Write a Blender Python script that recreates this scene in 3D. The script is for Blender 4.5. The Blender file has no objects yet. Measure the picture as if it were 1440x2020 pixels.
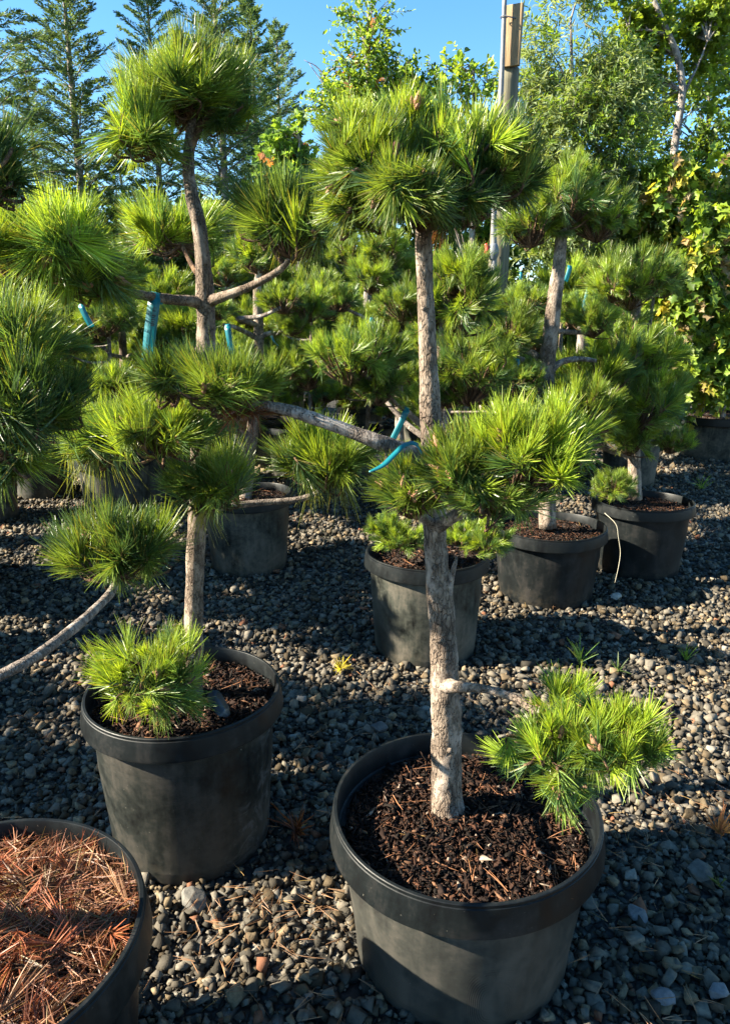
import bpy, bmesh, math, random
import numpy as np
from mathutils import Vector, Matrix, noise
R_ = math.radians
sc = bpy.context.scene
COL = sc.collection

# ------------------------------------------------------------------ camera, sky, sun, exposure
CAM_H = 1.54; PITCH = R_(14.8); F = 1400.0; PW, PH = 1440.0, 2020.0
cam_d = bpy.data.cameras.new('camera'); cam = bpy.data.objects.new('camera', cam_d); COL.objects.link(cam)
cam.location = (0, 0, CAM_H); cam.rotation_euler = (R_(90) - PITCH, 0, 0)
cam_d.sensor_fit = 'VERTICAL'; cam_d.sensor_height = 24; cam_d.lens = 24 * F / PH
cam_d.clip_start = 0.05; cam_d.clip_end = 2000
sc.camera = cam
SUN_EL = R_(31); SUN_AZ = R_(264)            # azimuth clockwise from +Y: the sun stands on the left, a little behind the camera
w = bpy.data.worlds.new('World'); sc.world = w; w.use_nodes = True
nt = w.node_tree; sky = nt.nodes.new('ShaderNodeTexSky'); sky.sky_type = 'NISHITA'
sky.sun_disc = False; sky.sun_elevation = SUN_EL; sky.sun_rotation = SUN_AZ
sky.altitude = 1200; sky.air_density = 1.0; sky.dust_density = 0.1; sky.ozone_density = 1.2
bg = nt.nodes['Background']; bg.inputs['Strength'].default_value = 0.066
hs_ = nt.nodes.new('ShaderNodeHueSaturation'); hs_.inputs['Saturation'].default_value = 1.28; hs_.inputs['Hue'].default_value = 0.495
nt.links.new(sky.outputs[0], hs_.inputs['Color']); nt.links.new(hs_.outputs[0], bg.inputs['Color'])
sd = bpy.data.lights.new('sun', 'SUN'); so = bpy.data.objects.new('sun', sd); COL.objects.link(so)
sd.energy = 5.0; sd.angle = R_(0.5); sd.color = (1.0, 0.90, 0.72)
sv = Vector((math.sin(SUN_AZ) * math.cos(SUN_EL), math.cos(SUN_AZ) * math.cos(SUN_EL), math.sin(SUN_EL)))
so.rotation_euler = sv.to_track_quat('Z', 'Y').to_euler(); so.location = sv * 30
sc.view_settings.view_transform = 'Standard'; sc.view_settings.look = 'None'
sc.view_settings.exposure = 2.4; sc.view_settings.gamma = 1
sc.cycles.max_bounces = 6; sc.cycles.diffuse_bounces = 3; sc.cycles.transmission_bounces = 4
sc.cycles.use_adaptive_sampling = True; sc.cycles.adaptive_threshold = 0.02
sc.cycles.use_denoising = True

# ------------------------------------------------------------------ helpers
cP, sP = math.cos(PITCH), math.sin(PITCH)
YK = 1.0
def at(px, py, Y):
    """the world point that stands at distance Y (metres, times the tree's own YK) behind the photograph's pixel"""
    Y = Y * YK
    u = (px - PW / 2) / F; v = (PH / 2 - py) / F
    d = Vector((u, cP + v * sP, -sP + v * cP))
    return Vector((0, 0, CAM_H)) + d * (Y / d.y)
def mpp(P):                                   # metres per photograph pixel at P
    return (P.y * cP + (CAM_H - P.z) * sP) / F
def ground(px, py, z=0.0):
    u = (px - PW / 2) / F; v = (PH / 2 - py) / F
    d = Vector((u, cP + v * sP, -sP + v * cP)); t = (z - CAM_H) / d.z
    return Vector((0, 0, CAM_H)) + d * t

def mesh_np(name, V, faces, cols=None, smooth=False):
    """faces: list of int arrays (n,k)"""
    me = bpy.data.meshes.new(name); V = np.asarray(V, np.float32)
    me.vertices.add(len(V)); me.vertices.foreach_set('co', V.ravel())
    li = np.concatenate([f.ravel() for f in faces]).astype(np.int32)
    tot = np.concatenate([np.full(len(f), f.shape[1], np.int32) for f in faces])
    st = np.concatenate([[0], np.cumsum(tot)[:-1]]).astype(np.int32)
    me.loops.add(len(li)); me.loops.foreach_set('vertex_index', li)
    me.polygons.add(len(tot)); me.polygons.foreach_set('loop_start', st); me.polygons.foreach_set('loop_total', tot)
    if smooth: me.polygons.foreach_set('use_smooth', np.ones(len(tot), bool))
    me.update(calc_edges=True)
    if cols is not None:
        a = me.color_attributes.new('col', 'FLOAT_COLOR', 'POINT')
        c = np.ones((len(V), 4), np.float32); c[:, :3] = cols; a.data.foreach_set('color', c.ravel())
    return me
def obj(name, me, mat=None, parent=None, loc=None):
    o = bpy.data.objects.new(name, me); COL.objects.link(o)
    if mat is not None and me is not None and len(me.materials) == 0: me.materials.append(mat)
    if parent is not None: o.parent = parent
    if loc is not None: o.location = loc
    return o
def tag(o, label=None, cat=None, group=None, kind=None):
    if label: o['label'] = label
    if cat: o['category'] = cat
    if group: o['group'] = group
    if kind: o['kind'] = kind
    return o
def thing(name, label, cat, loc=(0, 0, 0), group=None, rz=0):
    o = bpy.data.objects.new(name, None); COL.objects.link(o); o.location = loc; o.rotation_euler.z = rz
    o.empty_display_size = 0.1
    return tag(o, label, cat, group)
def copy_tree(o, parent=None):
    c = o.copy(); COL.objects.link(c)
    if parent is not None: c.parent = parent
    for ch in list(o.children): copy_tree(ch, c)
    return c
def place(o, loc, rz=0.0, s=1.0):
    o.location = loc; o.rotation_euler.z = rz; o.scale = (s, s, s); return o

# ------------------------------------------------------------------ materials
class NT:
    def __init__(s, name):
        s.m = bpy.data.materials.new(name); s.m.use_nodes = True; s.t = s.m.node_tree
        s.p = s.t.nodes['Principled BSDF']; s.out = s.t.nodes['Material Output']
    def n(s, kind, **kw):
        nd = s.t.nodes.new('ShaderNode' + kind)
        for k, v in kw.items():
            if k in nd.inputs.keys(): s.set(nd.inputs[k], v)
            elif hasattr(nd, k): setattr(nd, k, v)
        return nd
    def set(s, inp, v):
        if isinstance(v, bpy.types.NodeSocket): s.t.links.new(v, inp)
        else: inp.default_value = v
    def noise(s, vec, scale, detail=4, rough=0.55, dist=0.0):
        nd = s.n('TexNoise'); s.set(nd.inputs['Vector'], vec); s.set(nd.inputs['Scale'], scale)
        s.set(nd.inputs['Detail'], detail); s.set(nd.inputs['Roughness'], rough); s.set(nd.inputs['Distortion'], dist)
        return nd.outputs['Fac']
    def ramp(s, fac, stops):
        r = s.n('ValToRGB'); s.set(r.inputs[0], fac); e = r.color_ramp.elements
        while len(e) < len(stops): e.new(0.5)
        for i, (p, c) in enumerate(stops):
            e[i].position = p; e[i].color = (*c, 1) if len(c) == 3 else c
        return r.outputs[0]
    def g(s, fac, a, b): return s.ramp(fac, [(a, (0, 0, 0)), (b, (1, 1, 1))])
    def mix(s, f, a, b, mode='MIX'):
        m = s.n('Mix', data_type='RGBA', blend_type=mode)
        s.set(m.inputs[0], f)
        for i, v in ((6, a), (7, b)):
            s.set(m.inputs[i], (*v, 1) if isinstance(v, tuple) and len(v) == 3 else v)
        return m.outputs[2]
    def math(s, op, a, b=0.0):
        m = s.n('Math', operation=op); s.set(m.inputs[0], a); s.set(m.inputs[1], b); return m.outputs[0]
    def bump(s, h, strength, dist):
        b = s.n('Bump'); s.set(b.inputs['Height'], h); b.inputs['Strength'].default_value = strength
        b.inputs['Distance'].default_value = dist; s.t.links.new(b.outputs[0], s.p.inputs['Normal'])
    def coord(s, which='Object'): return s.n('TexCoord').outputs[which]
    def mapped(s, vec, scale):
        m = s.n('Mapping'); s.set(m.inputs['Vector'], vec); m.inputs['Scale'].default_value = scale; return m.outputs[0]

def mat_leaf(name, transl=0.35, rough=0.42, spec=0.5, tgain=(1.5, 1.35, 0.6)):
    k = NT(name); a = k.n('Attribute', attribute_name='col')
    rnd = k.n('ObjectInfo').outputs['Random']
    hs = k.n('HueSaturation'); k.set(hs.inputs['Color'], a.outputs['Color'])
    mr = k.n('MapRange'); k.set(mr.inputs[0], rnd); mr.inputs[3].default_value = 0.8; mr.inputs[4].default_value = 1.2
    k.set(hs.inputs['Value'], mr.outputs[0])
    k.set(k.p.inputs['Base Color'], hs.outputs[0]); k.p.inputs['Roughness'].default_value = rough
    k.p.inputs['Specular IOR Level'].default_value = spec
    tr = k.n('BsdfTranslucent'); tc = k.mix(1.0, hs.outputs[0], tgain, 'MULTIPLY'); k.set(tr.inputs['Color'], tc)
    mx = k.n('MixShader'); mx.inputs[0].default_value = transl
    k.t.links.new(k.p.outputs[0], mx.inputs[1]); k.t.links.new(tr.outputs[0], mx.inputs[2])
    k.t.links.new(mx.outputs[0], k.out.inputs['Surface'])
    return k.m
M_NEEDLE = mat_leaf('pine_needles', 0.38, 0.38, 0.5)
M_LEAF = mat_leaf('broad_leaves', 0.50, 0.45, 0.4)
M_CEDAR = mat_leaf('cedar_sprays', 0.35, 0.55, 0.3)
def mat_vcol(name, rough=0.9, bump=0.0):
    k = NT(name); a = k.n('Attribute', attribute_name='col'); c = k.coord()
    n = k.noise(c, 60, 5, 0.65)
    k.set(k.p.inputs['Base Color'], k.mix(0.75, a.outputs['Color'], k.ramp(n, [(0.25, (0.45, 0.45, 0.45)), (0.75, (1.5, 1.45, 1.35))]), 'MULTIPLY'))
    k.p.inputs['Roughness'].default_value = rough; k.p.inputs['Specular IOR Level'].default_value = 0.12
    if bump: k.bump(k.noise(c, 180, 4, 0.6), 0.6, bump)
    return k.m
M_STONE = mat_vcol('gravel_stone', 0.88, 0.002)
M_CHIP = mat_vcol('bark_mulch', 0.85, 0.001)
M_DEAD = mat_leaf('dead_needles', 0.15, 0.5, 0.35, (1.3, 1.0, 0.7))

def mat_bark(name, dark, mid, light, sc_=1.0, scars=True):
    k = NT(name); c = k.coord('Object')
    st = k.mapped(c, (1, 1, 0.30))
    v = k.n('TexVoronoi', feature='DISTANCE_TO_EDGE'); dist = k.noise(c, 30 * sc_, 3)
    vv = k.n('VectorMath', operation='ADD'); k.set(vv.inputs[0], st)
    sc3 = k.n('VectorMath', operation='SCALE'); k.set(sc3.inputs[0], k.n('TexNoise').outputs['Color']); sc3.inputs['Scale'].default_value = 0.02
    nn = sc3.inputs[0].links[0].from_node; k.set(nn.inputs['Vector'], c); nn.inputs['Scale'].default_value = 35
    k.t.links.new(sc3.outputs[0], vv.inputs[1]); k.set(v.inputs['Vector'], vv.outputs[0]); v.inputs['Scale'].default_value = 105 * sc_
    n1 = k.noise(k.mapped(c, (1, 1, .6)), 17 * sc_, 7, 0.72)
    crack = k.math('MAXIMUM', k.g(v.outputs['Distance'], 0.0, 0.16), k.g(n1, 0.44, 0.56)); n2 = k.noise(k.mapped(c, (1, 1, 0.35)), 130 * sc_, 6, 0.75)
    base = k.ramp(n1, [(0.34, dark), (0.5, mid), (0.64, light)])
    base = k.mix(0.55, base, k.ramp(n2, [(0.3, (0.5, 0.48, 0.46)), (0.7, (1.35, 1.32, 1.3))]), 'MULTIPLY')
    base = k.mix(k.math('MULTIPLY', k.math('SUBTRACT', 1.0, crack), 0.6), base, tuple(x * 0.45 for x in dark))
    if scars:
        v2 = k.n('TexVoronoi'); k.set(v2.inputs['Vector'], k.mapped(c, (1, 1, 1.5))); v2.inputs['Scale'].default_value = 85
        sp = k.g(v2.outputs['Distance'], 0.14, 0.24)
        base = k.mix(k.math('MULTIPLY', k.math('SUBTRACT', 1.0, sp), 0.8), base, (0.03, 0.025, 0.02))
    k.set(k.p.inputs['Base Color'], base); k.p.inputs['Roughness'].default_value = 0.92
    k.p.inputs['Specular IOR Level'].default_value = 0.15
    h = k.math('ADD', k.math('MULTIPLY', crack, 0.8), k.math('ADD', n1, k.math('MULTIPLY', n2, 0.7)))
    k.bump(h, 0.9, 0.006)
    return k.m
M_BARK = mat_bark('pine_bark', (0.10, 0.073, 0.055), (0.225, 0.178, 0.138), (0.37, 0.305, 0.25))
M_BARKD = mat_bark('dark_pine_bark', (0.09, 0.065, 0.05), (0.19, 0.145, 0.11), (0.30, 0.24, 0.19), 1.2)
M_BRANCH = mat_bark('branch_bark', (0.12, 0.10, 0.085), (0.24, 0.20, 0.17), (0.40, 0.35, 0.30), 1.5)
M_TWIG = mat_bark('twig_bark', (0.07, 0.045, 0.03), (0.15, 0.09, 0.055), (0.24, 0.15, 0.09), 2.0, False)
M_TRUNKG = mat_bark('grey_tree_bark', (0.12, 0.10, 0.09), (0.24, 0.21, 0.19), (0.38, 0.35, 0.31), 0.6, False)

def mat_pot(name, dust=0.5, scrape=False, residue=False):
    k = NT(name); c = k.coord('Object')
    n1 = k.noise(c, 5, 6, 0.62, 0.6); n2 = k.noise(c, 42, 6, 0.7); n3 = k.noise(k.mapped(c, (1, 1, 0.12)), 30, 4, 0.6)
    sep = k.n('SeparateXYZ'); k.set(sep.inputs[0], c)
    f = k.math('ADD', k.math('MULTIPLY', n1, 0.6), k.math('ADD', k.math('MULTIPLY', n2, 0.25), k.math('MULTIPLY', n3, 0.25)))
    f = k.math('ADD', f, k.math('MULTIPLY', k.math('SUBTRACT', 0.35, sep.outputs['Z']), 0.16))
    base = k.ramp(f, [(0.44, (0.004, 0.0045, 0.005)), (0.55, (0.006 + 0.022 * dust, 0.008 + 0.0225 * dust, 0.0085 + 0.017 * dust)), (0.68, (0.02 + 0.055 * dust, 0.019 + 0.048 * dust, 0.018 + 0.036 * dust))])
    sp = k.g(k.noise(c, 150, 2, 0.5), 0.74, 0.80)
    base = k.mix(k.math('MULTIPLY', sp, 0.5), base, (0.22, 0.20, 0.16))
    if residue:
        rs = k.math('MULTIPLY', k.g(k.noise(c, 14, 7, 0.75, 1.0), 0.52, 0.6), k.g(k.math('SUBTRACT', sep.outputs['X'], k.math('MULTIPLY', sep.outputs['Z'], .25)), 0.10, 0.16))
        base = k.mix(k.math('MULTIPLY', rs, 0.5), base, (0.10, 0.10, 0.10))
    mud = k.math('MULTIPLY', k.math('SUBTRACT', 1.0, k.g(sep.outputs['Z'], 0.01, 0.12)), k.g(k.noise(c, 22, 6, 0.7), 0.45, 0.62))
    base = k.mix(k.math('MULTIPLY', mud, 0.6), base, (0.055, 0.046, 0.034))
    rub = k.math('MULTIPLY', k.g(k.noise(k.mapped(c, (0.6, 0.6, 3.2)), 55, 5, 0.75, 0.8), 0.60, 0.70), k.g(n1, 0.45, 0.6))
    base = k.mix(k.math('MULTIPLY', rub, 0.35), base, (0.075, 0.072, 0.066))
    h = k.math('MULTIPLY', n2, 0.4)
    if scrape: base = k.mix(0.35, base, (0.05, 0.047, 0.043))
    if scrape:
        mp = k.n('Mapping'); k.set(mp.inputs['Vector'], c); mp.inputs['Location'].default_value = (-0.05, 0, -0.075); mp.inputs['Scale'].default_value = (1.25, 0, 0.8)
        s2 = k.n('SeparateXYZ'); k.set(s2.inputs[0], mp.outputs[0])
        ax = k.math('POWER', k.math('ABSOLUTE', s2.outputs['X']), 3.0); az = k.math('POWER', k.math('ABSOLUTE', s2.outputs['Z']), 3.0)
        rad = k.math('POWER', k.math('ADD', ax, az), 0.3333)
        rad = k.math('ADD', rad, k.math('MULTIPLY', k.noise(c, 9, 2), 0.012))
        ln = k.math('SINE', k.math('MULTIPLY', rad, 1150.0))
        ln = k.math('MULTIPLY', k.g(ln, 0.2, 0.9), k.g(k.noise(k.mapped(c, (1, 1, 0.5)), 24, 3), 0.42, 0.6))
        msk = k.math('MULTIPLY', k.g(rad, 0.036, 0.052), k.math('SUBTRACT', 1.0, k.g(rad, 0.088, 0.10)))
        msk = k.math('MULTIPLY', msk, k.math('SUBTRACT', 1.0, k.g(s2.outputs['X'], 0.03, 0.06)))
        msk = k.math('MULTIPLY', msk, k.math('LESS_THAN', sep.outputs['Y'], 0.0))
        base = k.mix(k.math('MULTIPLY', k.math('MULTIPLY', ln, msk), 0.9), base, (0.003, 0.003, 0.004))
    k.set(k.p.inputs['Base Color'], base)
    k.set(k.p.inputs['Roughness'], k.ramp(f, [(0.35, (0.30,) * 3), (0.7, (0.62,) * 3)]))
    k.p.inputs['Specular IOR Level'].default_value = 0.22
    k.bump(h, 0.25, 0.002)
    return k.m
M_POTA = mat_pot('pot_plastic_scraped', 1.0, True)
M_POTB = mat_pot('pot_plastic_residue', 0.5, False, True)
M_POT = mat_pot('pot_plastic_dusty', 1.5)
M_POTK = mat_pot('pot_plastic_dark', 0.0)  # near-black plastic; the depth of colour also stands in for shade on back pots
M_RIM = mat_pot('pot_rim_plastic', 0.0)

k = NT('potting_soil'); c = k.coord(); n = k.noise(c, 70, 6, 0.7)
k.set(k.p.inputs['Base Color'], k.ramp(n, [(0.3, (0.012, 0.008, 0.006)), (0.7, (0.06, 0.035, 0.022))])); k.p.inputs['Roughness'].default_value = 0.95
k.bump(n, 1.0, 0.012); M_SOIL = k.m
k = NT('gravel_bed'); c = k.coord()
v = k.n('TexVoronoi'); k.set(v.inputs['Vector'], c); v.inputs['Scale'].default_value = 26
v2 = k.n('TexVoronoi', feature='DISTANCE_TO_EDGE'); k.set(v2.inputs['Vector'], c); v2.inputs['Scale'].default_value = 26
n = k.noise(c, 1.3, 5, 0.6); n2 = k.noise(c, 90, 4, 0.7)
sepc = k.n('SeparateColor'); k.set(sepc.inputs[0], v.outputs['Color'])
st = k.ramp(sepc.outputs[0], [(0.0, (0.035, 0.035, 0.036)), (0.6, (0.10, 0.095, 0.085)), (1.0, (0.19, 0.175, 0.15))])
st = k.mix(k.math('SUBTRACT', 1.0, k.g(v2.outputs['Distance'], 0.0, 0.2)), st, (0.018, 0.016, 0.013))
st = k.mix(k.math('MULTIPLY', k.g(n, 0.56, 0.72), 0.5), st, (0.05, 0.06, 0.02))
k.set(k.p.inputs['Base Color'], k.mix(0.6, st, k.ramp(n2, [(0.3, (0.6, 0.6, 0.6)), (0.7, (1.3, 1.3, 1.3))]), 'MULTIPLY'))
k.p.inputs['Roughness'].default_value = 0.93; k.p.inputs['Specular IOR Level'].default_value = 0.2
k.bump(k.math('ADD', k.g(v2.outputs['Distance'], 0.0, 0.35), k.math('MULTIPLY', n2, 0.3)), 1.0, 0.02); M_GROUND = k.m

def flat(name, colr, rough=0.5, nscale=20, var=0.25, metal=0.0, bump=0.0, stretch=(1, 1, 1), transl=0):
    k = NT(name); c = k.mapped(k.coord(), stretch); n = k.noise(c, nscale, 5, 0.6)
    k.set(k.p.inputs['Base Color'], k.ramp(n, [(0.25, tuple(x * (1 - var) for x in colr)), (0.75, tuple(min(1, x * (1 + var)) for x in colr))]))
    k.p.inputs['Roughness'].default_value = rough; k.p.inputs['Metallic'].default_value = metal
    if bump: k.bump(n, 0.8, bump)
    if transl:
        tr = k.n('BsdfTranslucent'); tr.inputs['Color'].default_value = (*colr, 1); mx = k.n('MixShader'); mx.inputs[0].default_value = transl
        k.t.links.new(k.p.outputs[0], mx.inputs[1]); k.t.links.new(tr.outputs[0], mx.inputs[2]); k.t.links.new(mx.outputs[0], k.out.inputs['Surface'])
    return k.m
M_TEAL = flat('teal_tag_plastic', (0.006, 0.155, 0.19), 0.4, 25, 0.12, transl=0.25)
M_INK = flat('tag_ink', (0.01, 0.02, 0.03), 0.6)
M_WOOD = flat('weathered_board', (0.23, 0.155, 0.08), 0.85, 16, 0.55, bump=0.006, stretch=(6, 6, 0.35))
M_POST = flat('treated_post', (0.115, 0.105, 0.068), 0.85, 9, 0.45, bump=0.006, stretch=(5, 5, 0.25))
M_PIPE = flat('galvanised_pipe', (0.15, 0.15, 0.155), 0.55, 30, 0.25)
M_RED = flat('red_painted_metal', (0.42, 0.02, 0.02), 0.4)
M_BRONZE = flat('dull_fitting', (0.12, 0.13, 0.15), 0.5)
M_STRAP = flat('black_strap', (0.02, 0.022, 0.026), 0.35)
M_WIRE = flat('pale_stem', (0.42, 0.38, 0.28), 0.6)
M_BUD = flat('pine_bud', (0.26, 0.13, 0.07), 0.75, 150, 0.6, bump=0.003)
M_CONE = flat('pale_bud_scales', (0.40, 0.30, 0.22), 0.8, 120, 0.5, bump=0.003)

# ------------------------------------------------------------------ generic geometry
def catmull(P, n):
    P = [Vector(p) for p in P]; out = []
    Q = [P[0] * 2 - P[1]] + P + [P[-1] * 2 - P[-2]]
    for i in range(1, len(Q) - 2):
        a, b, c, d = Q[i - 1], Q[i], Q[i + 1], Q[i + 2]
        for j in range(n):
            t = j / n
            out.append(0.5 * ((2 * b) + (c - a) * t + (2 * a - 5 * b + 4 * c - d) * t * t + (3 * b - a - 3 * c + d) * t ** 3))
    out.append(P[-1]); return out
def tube_arrays(path, radii, sides=8, rough=0.0, seed=0, n=0, knob=0.0):
    """path: points, radii per point; n>0 resamples"""
    if n:
        rr = catmull([Vector((r, 0, 0)) for r in radii], n); path = catmull(path, n); radii = [max(0.0004, r.x) for r in rr]
    P = [Vector(p) for p in path]; V = []; N = len(P)
    up = Vector((0.13, 0.97, 0.2)).normalized()
    for i, p in enumerate(P):
        t = (P[min(i + 1, N - 1)] - P[max(i - 1, 0)]).normalized()
        x = t.cross(up); x = x.normalized() if x.length > 1e-4 else Vector((1, 0, 0)); y = t.cross(x)
        up = -y if False else up
        for s in range(sides):
            a = 2 * math.pi * s / sides
            d = x * math.cos(a) + y * math.sin(a); r = radii[i]
            if rough:
                q = p * 1.0 + d * r
                nz = noise.noise(Vector((q.x * 55, q.y * 55, q.z * 28 + seed))) * 0.6 + noise.noise(Vector((q.x * 130, q.y * 130, q.z * 80 + seed))) * 0.4
                big = noise.noise(Vector((q.x * 12, q.y * 12, q.z * 9 + seed * 3)))
                r = r * (1 + rough * nz + rough * 0.9 * big)
            V.append(p + d * r)
    F = []
    for i in range(N - 1):
        for s in range(sides):
            s2 = (s + 1) % sides
            F.append((i * sides + s, i * sides + s2, (i + 1) * sides + s2, (i + 1) * sides + s))
    V.append(P[0]); V.append(P[-1]); a, b = N * sides, N * sides + 1
    T = [(a, (s + 1) % sides, s) for s in range(sides)] + [(b, (N - 1) * sides + s, (N - 1) * sides + (s + 1) % sides) for s in range(sides)]
    return np.array([tuple(v) for v in V], np.float32), np.array(F, np.int32), np.array(T, np.int32)
def merge(parts):
    V = []; Q = []; T = []; o = 0
    for v, q, t in parts:
        V.append(v); Q.append(q + o); T.append(t + o); o += len(v)
    return np.concatenate(V), np.concatenate(Q), np.concatenate(T)
def tubes_mesh(name, tubes, smooth=True):
    V, Q, T = merge(tubes); return mesh_np(name, V, [Q, T], smooth=smooth)

def norm(a): return a / np.maximum(np.linalg.norm(a, axis=-1, keepdims=True), 1e-9)
def perp(d, rs):
    r = rs.normal(size=d.shape); return norm(r - (r * d).sum(-1, keepdims=True) * d)

C_NEW = np.array([0.200, 0.295, 0.030]); C_MID = np.array([0.125, 0.200, 0.036]); C_DARK = np.array([0.062, 0.125, 0.036])
C_OLD = np.array([0.24, 0.19, 0.05]); C_DEADN = np.array([0.34, 0.13, 0.05])
def needles(rs, tips, dirs, slen, nper, nl, wd, K, cls, spread=(56, 13), droop=0.0, curl=0.42):
    """tips (n,3) shoot tips, dirs (n,3) unit, slen (n,) shoot length, cls (n,3) colour of each shoot."""
    n = len(tips); m = nper
    t = rs.random((n, m)) ** 0.75                       # 0 base .. 1 tip
    p0 = tips[:, None] - dirs[:, None] * (slen[:, None] * (1 - t))[..., None]
    ang = np.radians(spread[0] + (spread[1] - spread[0]) * t + rs.normal(0, 9, (n, m)))
    side = perp(np.repeat(dirs[:, None], m, 1), rs)
    ang = ang * rs.uniform(.75, 1.2, (n, 1))
    d = norm(dirs[:, None] * np.cos(ang)[..., None] + side * np.sin(ang)[..., None])
    L = nl * (0.50 + 0.50 * rs.random((n, m))) * (1 - 0.25 * (t < 0.15))
    L = L * (0.72 + 0.5 * rs.random((n, 1)))
    bend = norm(perp(d, rs) * 0.5 + dirs[:, None] * 0.9 + np.array([0, 0, -1.0]) * droop)
    w3 = perp(d, rs) * (wd * (0.75 + 0.5 * rs.random((n, m))))[..., None] * 0.5
    S = {1: [0, 1], 2: [0, .55, 1], 3: [0, .35, .7, 1]}[K]; WS = {1: [1, .35], 2: [1, .95, .3], 3: [.9, 1, .85, .25]}[K]
    V = []
    cb = curl * (0.3 + rs.random((n, m)))
    for s, ws in zip(S, WS):
        c = p0 + d * (L * s)[..., None] + bend * (L * cb * s * s)[..., None]
        V.append(c - w3 * ws); V.append(c + w3 * ws)
    V = np.stack(V, 2).reshape(-1, 3); k2 = 2 * len(S); N = n * m
    base = (np.arange(N) * k2)[:, None]
    Q = np.concatenate([base + np.array([2 * i, 2 * i + 1, 2 * i + 3, 2 * i + 2]) for i in range(len(S) - 1)])
    col = cls[:, None] * (0.75 + 0.5 * rs.random((n, m, 1)))
    yel = (rs.random((n, m, 1)) < 0.07 + 0.16 * (t[..., None] < 0.2)) ; col = np.where(yel, col * 0.4 + C_OLD * 0.55, col)
    cc = np.repeat(col.reshape(N, 1, 3), k2, 1)
    tipf = np.repeat(np.array(S), 2)[None, :, None]
    cc = cc * (1 - 0.28 * tipf) + 0.28 * tipf * (cc * np.array([1.5, 1.15, 0.8]))
    return V, Q, cc.reshape(-1, 3)

def pad_arrays(seed, radii, n, nper, nl, wd, K, hub, bright=0.3, tone=1.0, low=-0.35, droopers=0, side=(0, 0, 0), uplift=0.55, dark=0.0, dead=False):
    """needles and twigs of one clipped pine pad centred on the origin, hub = where the branch comes in"""
    n = int(n * 1.75); nper = int(nper * .68); nl = nl * .76; wd = wd * .92
    rs = np.random.RandomState(seed); rad = np.array(radii)
    d = norm(rs.normal(size=(n * 6, 3))); d = d[d[:, 2] > low][:n]; n = len(d)
    inner = rs.random(n)
    f = np.where(inner < 0.15, 0.3 + 0.3 * rs.random(n), 0.55 + 0.53 * rs.random(n) ** .8)
    eff = np.maximum(rad - nl * np.array([.45, .45, .58]), rad * 0.38)
    tips = d * eff * f[:, None] + rs.normal(0, 0.006, (n, 3))
    upw = np.clip(.25 + 1.1 * (d[:, 2] + .35), .05, 1.35)[:, None] * np.array([0, 0, uplift + .15])
    dirs = norm(d * 0.66 + upw + rs.normal(0, 0.34, (n, 3)) + np.array(side))
    slen = nl * (0.55 + 0.75 * rs.random(n))
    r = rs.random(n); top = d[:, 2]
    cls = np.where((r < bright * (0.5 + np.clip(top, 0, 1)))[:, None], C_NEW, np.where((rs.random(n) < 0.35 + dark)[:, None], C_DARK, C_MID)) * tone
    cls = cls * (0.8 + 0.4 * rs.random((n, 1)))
    if dead: cls = np.tile(C_DEADN * .55, (n, 1)) * rs.uniform(.5, 1.2, (n, 1))
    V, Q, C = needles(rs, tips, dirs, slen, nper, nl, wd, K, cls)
    if droopers:
        dd = norm(np.stack([rs.normal(0, .45, droopers), rs.normal(0, .45, droopers), -np.ones(droopers)], 1))
        tp = np.stack([rs.normal(0, rad[0] * .3, droopers), rs.normal(0, rad[1] * .3, droopers), -rad[2] * (.1 + .3 * rs.random(droopers))], 1)
        V2, Q2, C2 = needles(rs, tp, dd, np.full(droopers, nl * .3), int(nper * .4), nl * 1.5, wd, K, np.tile(C_MID * 0.7 + C_OLD * 0.35, (droopers, 1)), spread=(38, 12), droop=1.2)
        Q = np.concatenate([Q, Q2 + len(V)]); V = np.concatenate([V, V2]); C = np.concatenate([C, C2])
    tw = []; hub = Vector(hub)
    for i in range(n):
        b = Vector(tips[i] - dirs[i] * slen[i]); t_ = Vector(tips[i]); mid = hub.lerp(b, 0.55) + Vector((0, 0, -0.012))
        tw.append(tube_arrays([hub, mid, b, t_], [0.0042, 0.0036, 0.003, 0.0022], 5, n=3))
    tips_l = [(Vector(tips[i]), Vector(dirs[i])) for i in range(n)]
    return V, Q, C, tw, tips_l

def bud_mesh(name):
    rs = random.Random(3); tb = [tube_arrays([(0, 0, -.004), (0, 0, .005), (0, 0, .014), (0, 0, .022)], [.003, .0055, .004, .0008], 7, n=3)]
    for i in range(3):
        a = i * 2.1 + .4; x, y = math.cos(a) * .007, math.sin(a) * .007
        tb.append(tube_arrays([(x * .4, y * .4, -.002), (x, y, .004), (x * 1.3, y * 1.3, .011)], [.002, .0035, .0006], 6, n=2))
    return tubes_mesh(name, tb)
ME_BUD = bud_mesh('bud'); ME_BUD.materials.append(M_BUD)

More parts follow.
